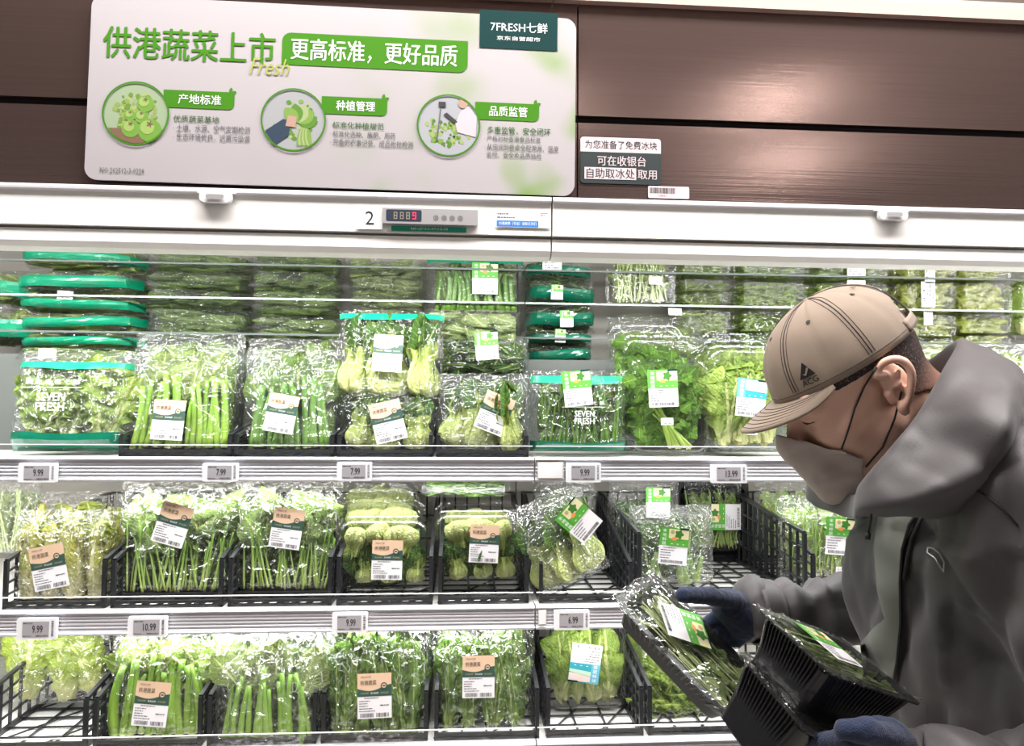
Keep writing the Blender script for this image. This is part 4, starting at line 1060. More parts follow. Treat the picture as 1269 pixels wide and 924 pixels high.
pack('bok', 'bag', 541, 462, 659, 562, T1Y, .08, 'single bok choy bag with strongly tilted peach label just left of the rail joint', [('peach', 613, 512, .38, .98)], tray=True, fmat='milky_film')
pack('flower', 'bag', 659, 458, 782, 560, T1Y, .09, 'bag of slim dark flowering stems with green top band right of the rail joint', [('farm', 715, 481, -.12, .92)], bands=[(.0, .12, GD), (.83, .93, GB)], seven=(.52, .42, .75))
pack('parsley', 'tub', 780, 445, 883, 566, T1Y, .07, 'clear tub of leafy parsley with bent stems and a green label', [('farm', 821, 481, -.05, .98), ('small', 826, 522, -.03, .9)])
pack('romaine', 'tub', 881, 434, 978, 563, 1.695, .07, 'clear tub of romaine with teal label beside the cap brim', [('teal', 930, 493, .10, 1.0), ('small', 930, 534, .05, .9)])
pack('lettuce', 'tub', 984, 500, 1060, 566, 1.70, .07, 'clear tub of green lettuce mostly hidden behind the face mask', [])
pack('bok', 'lying', 541, 415, 660, 466, 1.72, .16, 'flat bok choy bag with green edges lying on the single bok choy bag', [('farm', 603, 428, -.08, .75)], bands=None, cat='bagged greens')
pack('pale', 'lying', 522, 380, 648, 420, 1.78, .16, 'flat bag of greyish stems with green corners, lying above the flat bok choy bag', [])
for (x0, y0, x1, y1, Y, s) in ((541, 455, 660, 467, 1.715, 0), (545, 407, 650, 413, 1.775, 1)):
    pass
# rows behind the front tubs
for i, (x0, y0, x1, Y) in enumerate(((752, 402, 850, 1.80), (768, 415, 868, 1.765))):
    pack('parsley', 'tub', x0, y0, x1, 552, Y, .03, ('rearmost clear tub edge behind the parsley tub', 'middle clear tub edge behind the parsley tub')[i])
pack('frisee', 'wrap', 762, 388, 884, 446, 1.86, .12, 'film wrapped punnet of light greens lying on the tubs behind the parsley', [('small', 842, 392, 0, 1.1)], lean=.35)
for i, (x0, y0, x1, Y) in enumerate(((868, 412, 936, 1.86), (872, 421, 958, 1.82), (878, 428, 966, 1.78))):
    pack('romaine', 'tub', x0, y0, x1, 555, Y, .03, 'clear tub standing behind the teal-labelled romaine tub, %s of three' % ('rearmost', 'middle', 'foremost')[i])

# second row behind the standing bags
pack('spinach', 'bag', 160, 412, 298, 500, 1.80, .07, 'pale crinkled bag standing behind the pale thick-stemmed greens', fmat='milky_film')
pack('spinach', 'bag', 300, 418, 418, 500, 1.80, .07, 'pale crinkled bag standing behind the darker thick-stemmed greens', fmat='milky_film')

# --- rear stacks on the top deck: solid packs added for goods reflected in mirrors
ORD = ['topmost', 'second from the top', 'third from the top', 'fourth from the top', 'fifth from the top', 'sixth from the top']
def stack(x0, x1, rows, kind, what, group, form='lying', Y=1.945, d=.20, bandm=None, labs={}, jitter=4):
    r = random.Random(int(x0)); out = []
    for i, (y0, y1) in enumerate(rows):
        dx = r.uniform(-jitter, jitter)
        lab = '%s %s' % (what, ORD[i] + ' of its stack')
        o = pack(kind, form, x0 + dx, y0, x1 + dx, y1, Y, d, lab, labs.get(i, ()), group=group, tilt=r.uniform(-.035, .035), fmat='milky_film') if form == 'lying' else None
        if bandm:
            c = P((x0 + x1) / 2, y1, Y); w = (P(x1, y1, Y).x - P(x0, y1, Y).x); hh = P(x0, y0, Y).z - P(x0, y1, Y).z
            mb = MB()
            s0 = r.uniform(.15, .3)
            def fn(a, b, s0=s0):
                u = 2 * a - 1; v = s0 + .42 * b + .05 * math.sin(a * 5 + i)
                return (.495 * u, -bag_profile(u, v, True) - .03 - .03 * abs(Nn(u * 3, b, i)), v)
            mb.grid(fn, 16, 4, bandm, False); put(mb.mesh('printed_band'), o, 'printed_band', (0, 0, 0), (0, 0, 0), (w, d, hh))
        out.append(o)
    return out
stack(6, 163, [(300, 329), (330, 362), (361, 385), (384, 410), (409, 432)], 'lettuce', 'green-banded flat lettuce bag behind the frilly lettuce,', 'green-banded bags at the upper left', bandm=GB, labs={2: [('small', 82, 366, .03, 1.2)]})
pack('lettuce', 'lying', 4, 428, 156, 452, 1.88, .14, 'flat green-edged lettuce bag right behind the frilly lettuce bag', [('small', 60, 438, 0, 1.3)])
stack(-60, 34, [(330, 372), (374, 424)], 'lettuce', 'lettuce bag cut by the left edge,', 'bags cut by the left edge', bandm=GB, Y=1.96)
stack(168, 298, [(306, 333), (333, 356), (354, 380), (378, 418)], 'spinach', 'flat unlabelled leaf bag in the second rear column,', 'leaf bags in the second rear column', jitter=3)
stack(302, 418, [(306, 334), (332, 358), (356, 388), (388, 418)], 'spinach', 'flat unlabelled leaf bag in the third rear column,', 'leaf bags in the third rear column', jitter=2)
stack(424, 526, [(312, 342), (338, 366), (362, 390)], 'pale', 'flat leaf bag above the stacked bok choy bags,', 'leaf bags in the fourth rear column', jitter=4, bandm=None)
pack('choydark', 'bag', 528, 312, 650, 386, 1.94, .08, 'upright bag of green stems with green label reflected in the mirror strips near the joint', [('farm', 601, 345, 0, .95)], bands=[(.82, .95, GB)])
stack(652, 742, [(320, 346), (342, 376), (374, 408), (406, 428), (424, 452)], 'bok', 'dark bag with green label behind the flowering stems,', 'dark bags right of the case joint', jitter=3, bandm=GD, labs={1: [('farm', 690, 362, 0, .45)], 2: [('farm', 702, 395, 0, .5)], 0: [('small', 684, 328, 0, 1.6)], 3: [('farm', 694, 416, 0, .4)]})
pack('sprouts', 'tub', 753, 300, 842, 380, 1.94, .08, 'clear tub of long yellow celery stems reflected in the mirror strips', [('small', 812, 348, 0, 1.1), ('small', 814, 322, 0, 1.1)])
def tubstack(x0, x1, rows, kind, what, group, Y=1.95, labs={}):
    for i, (y0, y1) in enumerate(rows): pack(kind, 'tub', x0, y0, x1, y1, Y, .16, '%s %s of its stack' % (what, ORD[i]), labs.get(i, ()), group=group)
tubstack(842, 910, [(318, 343), (345, 361), (361, 380), (382, 414), (413, 440)], 'frisee', 'flat clear tub of light greens,', 'tubs left of the cap')
tubstack(916, 1004, [(322, 346), (347, 383), (384, 412), (411, 440)], 'frisee', 'clear tub of curly endive above the cap front,', 'curly endive tubs')
tubstack(1008, 1108, [(322, 348), (348, 384), (384, 412), (411, 440)], 'frisee', 'clear tub of greens directly above the cap,', 'tubs above the cap', labs={0: [('small', 1060, 336, 0, 1.6)], 1: [('small', 1060, 354, 0, 1.6)]})
tubstack(1120, 1190, [(326, 347), (348, 388), (388, 418), (417, 441)], 'romaine', 'clear tub of yellow romaine with white label,', 'yellow romaine tubs, labelled column', labs={0: [('small', 1151, 340, 1.57, 1.6)], 1: [('small', 1149, 365, 1.57, 2.2)], 2: [('small', 1149, 393, 1.57, 1.4)]})
tubstack(1192, 1258, [(326, 347), (348, 388), (388, 414), (414, 441)], 'romaine', 'clear tub of yellow romaine, plain,', 'yellow romaine tubs, right column')
pack('romaine', 'tub', 1130, 424, 1235, 520, 1.80, .05, 'clear tub of yellow lettuce behind the raised jacket collar', lean=.3)
pack('romaine', 'tub', 1215, 424, 1320, 520, 1.78, .05, 'clear tub of yellow lettuce above the shoulder at the right edge', lean=.3)
pack('romaine', 'tub', 1262, 330, 1340, 420, 1.95, .10, 'dark-backed tub cut by the right edge of the picture')

# --- middle deck
Y2 = 1.665
pack('cabbage', 'bag', 2, 640, 131, 748, Y2, .09, 'front bag of yellow baby cabbages with tilted peach label', [('peach', 62, 702, -.20, 1.02)], hf=1.05)
pack('cabbage', 'bag', 18, 617, 148, 735, 1.79, .08, 'rear bag of yellow baby cabbages behind the labelled one', hf=1.05)
pack('sprouts', 'bag', -40, 598, 34, 690, 1.80, .10, 'bag of white stems at the left edge above the cabbages', fmat='milky_film')
pack('spinach', 'bag', 132, 600, 300, 740, Y2, .10, 'left bag of leafy spinach with roots under the upper rail, label leaning right', [('peach', 213, 652, .28, .98)], lean=.06, tray=True)
pack('spinach', 'bag', 281, 597, 418, 738, Y2, .10, 'right bag of leafy spinach with roots beside the bok choy tubs', [('peach', 355, 657, .14, .95)], lean=.06, tray=True)
pack('bokbulb', 'tub', 414, 641, 533, 736, Y2, .07, 'front clear tub of bok choy with level peach label', [('peach', 480, 693, .02, .95)])
pack('bokbulb', 'tub', 416, 620, 526, 722, 1.745, .06, 'second clear bok choy tub, behind the one with level label')
pack('bokbulb', 'tub', 418, 606, 518, 712, 1.815, .06, 'third clear bok choy tub, behind two others left of middle')
pack('bokbulb', 'tub', 424, 590, 516, 700, 1.885, .06, 'rearmost clear bok choy tub under the upper rail, left column')
pack('bokbulb', 'tub', 534, 634, 650, 727, Y2 + .01, .07, 'front clear tub of bok choy with slightly tilted peach label, left of the slanting tray', [('peach', 600, 673, .05, .93)])
pack('bokbulb', 'tub', 537, 622, 646, 715, 1.755, .06, 'rear clear bok choy tub behind the one beside the slanting tray')
pack('bokbulb', 'tub', 520, 590, 634, 618, 1.70, .14, 'clear bok choy tub lying on top of the standing tubs, under the upper rail')
pack('bok', 'wrap', 670, 610, 763, 724, 1.635, .05, 'film wrapped tray of bok choy slanting over the crate, green label', [('farm', 717, 644, -.45, .95)], tilt=-.42, tray=False)
pack('tatsoi', 'wrap', 662, 594, 742, 690, 1.80, .07, 'wrapped tray of greens hidden behind the slanting tray')
pack('tatsoi', 'wrap', 757, 596, 846, 706, 1.83, .07, 'wrapped tray of rounded leaves with green label behind the upright wrapped tray', [('farm', 815, 622, 0, .85)])
pack('tatsoi', 'wrap', 785, 630, 892, 728, 1.69, .09, 'upright wrapped tray of dark leafy greens above the gloved hand', [('farm', 834, 676, .10, .95)])
bt = pack('fennel', 'bag', 852, 598, 924, 685, 2.02, .05, 'black tray of thin green shoots with sideways label at the crate rear', [('farm', 898, 640, -1.57, 1.0)])
put(blacktray(), bt, 'tray', (0, .055, .085), (R_(90), 0, 0), (.19, .20, .05))
pack('shoots', 'bag', 974, 616, 1078, 722, 1.70, .08, 'bag of pale stemmed shoots with green label behind the chest opening', [('farm', 1040, 664, .08, .98), ('small', 1042, 706, .05, .9)])
pack('shoots', 'bag', 944, 596, 1048, 690, 1.90, .08, 'bag of leafy shoots standing behind the green-labelled shoots')
pack('tatsoi', 'bag', 1085, 600, 1160, 722, 1.72, .08, 'bag of leafy greens hidden behind the jacket front')

# --- bottom deck
Y3 = 1.625
pack('hearts', 'bag', -6, 780, 134, 880, 1.72, .12, 'clear bag of three yellow-green lettuce hearts at the lower left', hf=1.1)
pack('hearts', 'bag', -150, 780, -8, 880, 1.73, .12, 'lettuce hearts bag cut by the left edge of the picture', hf=1.1)
pack('mustard', 'bag', 122, 786, 266, 918, Y3, .10, 'bag of broad green stems with peach label, second from left on the bottom deck', [('peach', 188, 873, .10, 1.0)], lean=.04)
pack('choy', 'bag', 252, 796, 402, 950, 1.585, .11, 'large crinkled bag of thick stems, unlabelled, on the bottom deck', lean=.05, fmat='milky_film')
pack('youmai', 'bag', 392, 785, 530, 938, 1.585, .11, 'bag of long-leaf lettuce with upright peach label, bottom deck middle', [('peach', 464, 864, -.03, 1.0)], lean=.05)
pack('youmai', 'bag', 400, 776, 524, 900, 1.78, .10, 'bag of long-leaf lettuce behind the front one, its label just showing', [('peach', 459, 795, 0, .95)])
pack('choydark', 'bag', 266, 780, 394, 880, 1.80, .10, 'dark leafy bag behind the large crinkled bag')
pack('spinach', 'bag', 150, 776, 275, 870, 1.82, .10, 'leafy bag behind the broad green stems bag')
pack('youmai', 'bag', 529, 780, 665, 915, Y3, .10, 'bag of long-leaf lettuce with level label, left of the clear lettuce tub', [('peach', 593, 839, .0, .98)], lean=.03)
pack('romaine', 'tub', 678, 772, 780, 884, 1.70, .09, 'clear tub of romaine with upside-down teal label on the bottom deck', [('teal', 725, 821, PI + .14, .98)])
pack('frisee', 'tub', 790, 800, 906, 905, 1.66, .09, 'clear tub of curly endive under the hand-held black tray')
pack('romaine', 'tub', 784, 776, 860, 850, 1.80, .08, 'romaine tub at the rear of the bottom deck behind the curly endive')
# ------------------------------------------------------------------ implicit modelling for the man
def cap_(p, a, b, ra, rb):
    a = np.array(a, float); b = np.array(b, float); ba = b - a; pa = p - a
    h = np.clip(pa @ ba / (ba @ ba), 0, 1); return np.linalg.norm(pa - h[..., None] * ba, axis=-1) - (ra + (rb - ra) * h)
def ell(p, c, r, R=None):
    q = p - np.array(c, float)
    if R is not None: q = q @ np.array(R)
    r = np.array(r, float); k0 = np.linalg.norm(q / r, axis=-1); k1 = np.linalg.norm(q / (r * r), axis=-1)
    return k0 * (k0 - 1) / np.maximum(k1, 1e-9)
def smin(a, b, k):
    h = np.clip(.5 + .5 * (b - a) / k, 0, 1); return b * (1 - h) + a * h - k * h * (1 - h)
def smax(a, b, k): return -smin(-a, -b, k)
def snets(f, lo, hi, h):
    lo = np.array(lo, float); n = np.ceil((np.array(hi) - lo) / h).astype(int) + 1
    g = np.stack(np.meshgrid(*[lo[i] + h * np.arange(n[i]) for i in range(3)], indexing='ij'), -1)
    V = np.concatenate([f(g[i:i + 24]) for i in range(0, n[0], 24)], 0)
    ins = V < 0; c = [(i, j, k) for i in (0, 1) for j in (0, 1) for k in (0, 1)]
    sl = lambda A, o: A[o[0]:A.shape[0] - 1 + o[0], o[1]:A.shape[1] - 1 + o[1], o[2]:A.shape[2] - 1 + o[2]]
    cnt = sum(sl(ins, o).astype(int) for o in c); act = (cnt > 0) & (cnt < 8)
    acc = np.zeros(act.shape + (3,)); num = np.zeros(act.shape)
    for a in c:
        for ax in range(3):
            if a[ax] == 0:
                b = list(a); b[ax] = 1; va, vb = sl(V, a), sl(V, b); cr = (va < 0) != (vb < 0)
                t = np.where(cr, va / np.where(cr, va - vb, 1), 0)
                for q in range(3): acc[..., q] += np.where(cr, a[q] + (t if q == ax else 0), 0)
                num += cr
    idx = -np.ones(act.shape, int); w = np.argwhere(act); idx[act] = np.arange(len(w))
    vs = lo + h * (w + acc[act] / num[act][:, None]); F = []
    for ax in range(3):
        o1, o2 = [(1, 2), (2, 0), (0, 1)][ax]
        s0 = [slice(None)] * 3; s1 = [slice(None)] * 3; s0[ax] = slice(0, -1); s1[ax] = slice(1, None)
        e = np.argwhere(ins[tuple(s0)] != ins[tuple(s1)])
        ok = (e[:, o1] > 0) & (e[:, o2] > 0) & (e[:, o1] < n[o1] - 1) & (e[:, o2] < n[o2] - 1); e = e[ok]
        d1 = np.zeros(3, int); d1[o1] = 1; d2 = np.zeros(3, int); d2[o2] = 1
        q = np.stack([idx[tuple((e - s).T)] for s in (d1 + d2, d2, d1 * 0, d1)], 1)
        fl = ins[tuple(e.T)]; q[~fl] = q[~fl][:, ::-1]; F.append(q)
    return vs, np.concatenate(F)
def npmesh(name, vs, F, mat, disp=None):
    me = bpy.data.meshes.new(name); me.from_pydata([tuple(v) for v in vs], [], [tuple(int(i) for i in f) for f in F])
    me.materials.append(M[mat]); me.polygons.foreach_set('use_smooth', [True] * len(me.polygons)); me.update()
    if disp:
        ns = [v.normal.copy() for v in me.vertices]
        for v, nn in zip(me.vertices, ns): v.co += nn * disp(v.co)
        me.update()
    return me
def W(px, py, Y): return np.array(P(px, py, Y))

# cloth, skin and hair
def cloth(name, c1, c2, rough=.6, wv=900, bump=.15, big=0):
    b = NT(name); p = b.n('ShaderNodeBsdfPrincipled'); b.set(p.inputs['Base Color'], b.mix(b.noise(6, 4), c1, c2)); p.inputs['Roughness'].default_value = rough
    p.inputs['Sheen Weight'].default_value = .15
    h = b.noise(wv, 1)
    if big: h = b.math('ADD', b.math('MULTIPLY', h, .15), b.noise(big, 3))
    b.set(p.inputs['Normal'], b.bump(h, bump, .002)); M[name] = b.done(p)
cloth('jacket_cloth', (.050, .045, .048), (.062, .056, .060), .55, 800, .12)
cloth('jacket_dark', (.050, .046, .045), (.062, .057, .056), .5, 800, .12)
cloth('lining_cloth', (.15, .16, .14), (.19, .20, .17), .5)
cloth('cap_cloth', (.26, .20, .15), (.31, .24, .185), .8, 1400, .25)
cloth('glove_knit', (.008, .016, .045), (.014, .026, .07), .95, 700, .9)
cloth('mask_cloth', (.40, .335, .305), (.46, .39, .355), .75, 1200, .2)
cloth('trouser_cloth', (.02, .02, .025), (.03, .03, .035), .8)
plain('thread_dark', (.04, .03, .03), .8); plain('strap_black', (.008, .008, .01), .6); plain('reflective', (.55, .53, .55), .3, .5)
def skin():
    b = NT('skin'); p = b.n('ShaderNodeBsdfPrincipled')
    b.set(p.inputs['Base Color'], b.mix(b.noise(28, 3), (.70, .42, .31), (.78, .50, .39))); p.inputs['Roughness'].default_value = .48
    p.inputs['Subsurface Weight'].default_value = .15; p.inputs['Subsurface Radius'].default_value = (1, .35, .2); p.inputs['Subsurface Scale'].default_value = .008
    b.set(p.inputs['Normal'], b.bump(b.noise(420, 3), .12, .001)); M['skin'] = b.done(p)
    b = NT('cropped_hair'); p = b.n('ShaderNodeBsdfPrincipled')
    mp = b.n('ShaderNodeMapping'); b.set(mp.inputs[0], b.obj()); mp.inputs['Scale'].default_value = (1, 1, .5)
    n = b.ramp(b.noise(520, 2, mp.outputs[0]), .34, .50)
    sx = b.n('ShaderNodeSeparateXYZ'); b.set(sx.inputs[0], b.obj())
    fade = b.ramp(b.math('ADD', sx.outputs[2], b.math('MULTIPLY', sx.outputs[0], -.35)), -.095, -.015)   # clipped shorter towards the nape
    f = b.math('MULTIPLY', fade, b.math('ADD', .65, b.math('MULTIPLY', n, .35)))
    b.set(p.inputs['Base Color'], b.mix(f, (.46, .24, .17), (.022, .017, .018))); p.inputs['Roughness'].default_value = .75
    b.set(p.inputs['Normal'], b.bump(n, .5, .001)); M['cropped_hair'] = b.done(p)
skin()

hip = W(1285, 1000, .98)
man = empty('person', (hip[0] + .02, .98, 0))
tag(man, 'man in beige cap, grey mask and dark grey jacket leaning left and holding black trays', 'person')
mo = np.array(man.location)
# ---- head, in its own frame: facing -x, up +z, near side -y
HC = W(1100, 480, .945); HY = .10
TH = math.radians(33)
HR = Matrix.Rotation(-TH, 4, 'Y') @ Matrix.Rotation(R_(-4), 4, 'Z')
hm = Matrix.Translation(Vector(HC) + Vector((0, .075, 0))) @ HR
def headfield(p, neck=True):
    d = ell(p, (.006, 0, .048), (.100, .077, .090))
    d = smin(d, ell(p, (-.040, 0, -.015), (.060, .062, .085)), .035)
    for s in (-1, 1):
        d = smin(d, cap_(p, (-.012, s * .052, -.050), (-.078, s * .014, -.096), .020, .020), .03)
        d = smin(d, ell(p, (-.060, s * .036, -.022), (.036, .028, .036)), .02)
        d = smin(d, cap_(p, (-.092, s * .006, .032), (-.084, s * .046, .030), .012, .012), .018)
        d = smax(d, -ell(p, (-.108, s * .034, .010), (.016, .020, .012)), .010)
        d = smin(d, ell(p, (-.086, s * .033, .010), (.0125, .016, .0125)), .004)
        d = smin(d, cap_(p, (-.0975, s * .022, .0115), (-.0925, s * .046, .0085), .0022, .0018), .003)
    d = smin(d, cap_(p, (-.096, 0, .022), (-.119, 0, -.022), .0085, .0125), .014)
    d = smin(d, ell(p, (-.104, 0, -.056), (.014, .026, .020)), .014)
    d = smin(d, ell(p, (-.088, 0, -.098), (.020, .026, .016)), .02)
    if neck: d = smin(d, cap_(p, (.030, 0, -.010), (.090, 0, -.200), .060, .068), .03)
    return d
ear = [(.006, .030), (-.004, .036), (.008, .045), (.022, .044), (.031, .034), (.031, .018), (.024, .004), (.014, -.010), (.005, -.018)]
_e = [np.array(q) for q in ear]; ear = []
for _i in range(len(_e) - 1):
    _g = lambda j: _e[max(0, min(len(_e) - 1, j))]
    for _t in (0, .34, .67): ear.append(tuple(.5 * ((2 * _g(_i)) + (_g(_i + 1) - _g(_i - 1)) * _t + (2 * _g(_i - 1) - 5 * _g(_i) + 4 * _g(_i + 1) - _g(_i + 2)) * _t ** 2 + (3 * _g(_i) - _g(_i - 1) - 3 * _g(_i + 1) + _g(_i + 2)) * _t ** 3)))
ear.append(tuple(_e[-1]))
def earfield(p):
    d = None
    for s in (-1, 1):
        f = lambda x, z, o: (x + .002, s * (.0755 + o), z - .012)
        e = ell(p, f(.014, .012, .003), (.019, .006, .030))
        for i in range(len(ear) - 1):
            a, b = ear[i], ear[i + 1]; oo = lambda q: .006 + .45 * max(0, q[0] - .0)
            e = smin(e, cap_(p, f(a[0], a[1], oo(a)), f(b[0], b[1], oo(b)), .0046, .0046), .003)
        for a, b in (((.004, .008), (.014, .012)), ((.014, .012), (.022, .026)), ((.014, .012), (.015, -.004))):
            e = smin(e, cap_(p, f(*a, .008), f(*b, .012), .003, .003), .003)
        e = smin(e, ell(p, f(.003, -.021, .006), (.008, .005, .010)), .005)
        e = smax(e, -ell(p, f(.007, .000, .010), (.007, .007, .009)), .003)
        e = smin(e, cap_(p, f(-.004, .006, .004), f(-.004, -.006, .004), .0045, .004), .004)
        d = e if d is None else np.minimum(d, e)
    return d
vs, F = snets(lambda p: smin(headfield(p), earfield(p), .004), (-.14, -.11, -.20), (.17, .11, .15), .0024)
hd = npmesh('head', vs, F, 'skin'); head = put(hd, man, 'head'); head.matrix_world = Matrix.Translation(-Vector(mo)) @ hm
def onhead(me, name, parent=head): return put(me, parent, name)
# cropped hair: shell over the back of the head
def hairfield(p):
    s = headfield(p) - .0022
    x, y, z = p[..., 0], np.abs(p[..., 1]), p[..., 2]
    reg = np.maximum(-(x - (.004 + .0 * z)), -(z + .030 + (x - .03) * .32))      # behind the ear and above the nape
    side = np.maximum(-(z - .030), -(x + .052 + (z - .03) * .3))                        # short sides under the cap, to the temple
    return smax(s, np.minimum(reg, side), .002)
vs, F = snets(hairfield, (-.10, -.09, -.12), (.15, .09, .15), .003); onhead(npmesh('hair', vs, F, 'cropped_hair'), 'hair')
# eyebrow and lash line
mb = MB()
for s in (-1, 1):
    mb.tube([(-.103, s * .016, .034), (-.100, s * .032, .038), (-.090, s * .050, .034)], [.002, .003, .001], 'strap_black', 6)
    mb.tube([(-.0985, s * .022, .0075), (-.0985, s * .034, .0060), (-.0935, s * .047, .0068)], [.0008, .0014, .0007], 'strap_black', 5)
mb.build('brow', head)
# mask: an offset shell of the lower face
def maskfield(p):
    x, y, z = p[..., 0], np.abs(p[..., 1]), p[..., 2]
    base = headfield(p, False); base = smin(base, cap_(p, (-.112, 0, -.016), (-.100, 0, -.096), .018, .020), .03)
    s = smax(base - .0060, -(base - .0010), .001)
    lim = np.maximum((z + .006 + (x + .12) * 1.15) / 1.5, x + .066 - (z + .065) * .35)
    return smax(s, lim, .0015)
vs, F = snets(maskfield, (-.15, -.09, -.135), (-.005, .09, .02), .0022)
mk = npmesh('mask', vs, F, 'mask_cloth', lambda c: .0012 * math.sin(c.z * 260 + c.x * 60) * (1 if abs(c.y) > .02 else .3)); mk = onhead(mk, 'mask'); mk['label'] = 'grey cloth face mask'
hb_ = BVHTree.FromPolygons([v.co for v in hd.vertices], [tuple(p.vertices) for p in hd.polygons])
def onsurf(pts, off=.002, tree=hb_, dr=Vector((0, 1, 0)), st=-.2):
    out = []
    for x, z in pts:
        h = tree.ray_cast(Vector((x, st, z)), dr)
        out.append(h[0] - dr * off if h[0] else Vector((x, -.08, z)))
    return out
sp = onsurf([(.002, .034), (-.020, .018), (-.044, .000), (-.066, -.020), (-.084, -.042)], .0022)
MB().tube(sp, .0013, 'strap_black', 6).build('mask_strap', head)
MB().tube(onsurf([(.014, -.012), (-.010, -.040), (-.040, -.066), (-.068, -.082)], .003), .0013, 'strap_black', 6).build('mask_strap', head)
# ---- cap (same frame)
CC = Vector((.008, 0, .054)); CRX, CRY, CRZ = .107, .086, .092
cap = empty('cap', (0, 0, 0)); cap.parent = head; cap['label'] = 'beige cotton baseball cap'
def capp(az, el, o=0):
    """az 0 = front (-x), turning to the near side (-y)"""
    t = math.sin(el) ; c = math.cos(el)
    seam = 1 - .012 * (1 - abs(math.sin(3 * az + .0))) ** 8
    fr = 1 + .07 * max(0, math.cos(az)) * c                     # front panels stand up a little
    pf = 1 + .012 * Nn(math.cos(az) * 3, math.sin(az) * 3, el * 3)
    r = seam * pf
    z0 = -.012 + .000 * c
    x = CC.x - math.cos(az) * (CRX + o) * c ** .82 * r * fr; y = CC.y - math.sin(az) * (CRY + o) * c ** .85 * r; z = CC.z + (CRZ + o) * t ** .95 * r if t > 0 else CC.z
    return Vector((x, y, z + z0 * (1 - t)))
def rimdrop(az, el): return 0
mb = MB(); NU, NV = 96, 26
vs = []; fs = []
for j in range(NV + 1):
    for i in range(NU):
        az = 2 * PI * i / NU; el = (PI / 2) * j / NV * .995
        vs.append(capp(az, el))
def openback(i, j):
    az = 2 * PI * (i + .5) / NU; d_ = abs(az - PI) / .80; e = j / NV
    return d_ < 1 and e < .46 * math.sqrt(max(0, 1 - d_ * d_))
for j in range(NV):
    for i in range(NU):
        if not openback(i, j): fs.append((j * NU + i, (j + 1) * NU + i, (j + 1) * NU + (i + 1) % NU, j * NU + (i + 1) % NU))
mb.add(vs, fs, 'cap_cloth', True); co = mb.build('crown', cap)
sm = co.modifiers.new('s', 'SOLIDIFY'); sm.thickness = .0022; sm.offset = 0
mb = MB()
for k in range(6):
    az0 = PI / 6 + k * PI / 3
    for da in (-.045, 0, .045): mb.tube([capp(az0 + da / max(.35, math.cos(el)) , el, .0012) for el in [PI / 2 * q / 16 * .97 for q in range(1, 17)]], .00055 if da else .0009, 'thread_dark', 5)
mb.tube([capp(2 * PI * i / 60, .07, .0012) for i in range(61) if True][:22], .0005, 'thread_dark', 4)
mb.tube([capp(2 * PI * i / 60, .07, .0012) for i in range(39, 61)], .0005, 'thread_dark', 4)
mb.build('seam_stitching', cap)
for k in range(6):
    az = k * PI / 3 + .02; el = .92
    p = capp(az, el, .0005); nrm = (p - Vector((0, 0, .03))).normalized()
    e = MB(); u = nrm.orthogonal().normalized(); v_ = nrm.cross(u)
    e.add([p + nrm * .0012 + .0032 * (math.cos(t * PI / 5) * u + math.sin(t * PI / 5) * v_) for t in range(10)], [tuple(range(10))], 'strap_black'); e.build('eyelet', cap)
MB().tube([capp(0, PI / 2 * .99) + Vector((0, 0, -.002)), capp(0, PI / 2 * .99) + Vector((0, 0, .003))], [.006, .004], 'cap_cloth', 12).build('top_button', cap)
mb = MB()
mb.grid(lambda a, b: capp(PI - .92 + 1.84 * a, .02 + .15 * b, .0025), 24, 3, 'cap_cloth'); st_ = mb.build('back_strap', cap); q = st_.modifiers.new('s', 'SOLIDIFY'); q.thickness = .002
# brim
def brim(s, t):
    az = s * .98; base = capp(az, 0.0, -.002); L_ = .068 * (1 - abs(s) ** 2.6)
    p = base + Vector((-L_ * t, -math.sin(az) * .004 * t, 0))
    p.z += -.026 * s * s * (1 - abs(s) ** 5) * t - .010 * t * t + .004 * t
    return p
mb = MB(); mb.grid(lambda a, b: brim(2 * a - 1, b), 30, 10, 'cap_cloth'); br = mb.build('brim', cap); q = br.modifiers.new('s', 'SOLIDIFY'); q.thickness = .0035; q.offset = 0
mb = MB()
for t in (.30, .42, .54, .66, .78, .90): mb.tube([brim(-.97 + 1.94 * i / 24, t) + Vector((0, 0, .0022)) for i in range(25)], .00045, 'thread_dark', 4)
mb.build('brim_stitching', cap)
# emblem on the near front panel
def emb(me_fn, az0, el0, name, size):
    mb = MB(); me_fn(mb); 
    mb.v = [tuple(capp(az0 + x / .10, el0 + z / .095, .0030 - y)) for x, y, z in mb.v]; return mb.build(name, cap)
def e1(mb):
    mb.poly([(-.011, .001), (.011, .001), (.0, .020)], 'strap_black'); mb.poly([(-.005, .006), (-.001, .003), (.006, .011), (.003, .012), (-.001, .006)], 'cap_cloth', 1)
    mb.text('ACG', -.011, -.008, .011, -.001, 'strap_black', 1, .06)
emb(e1, .78, .20, 'emblem', 1)
emb(lambda mb: mb.text('ACG', -.008, 0, .008, .006, 'strap_black', 1, .03), 2.35, .95, 'small_lettering', 1)

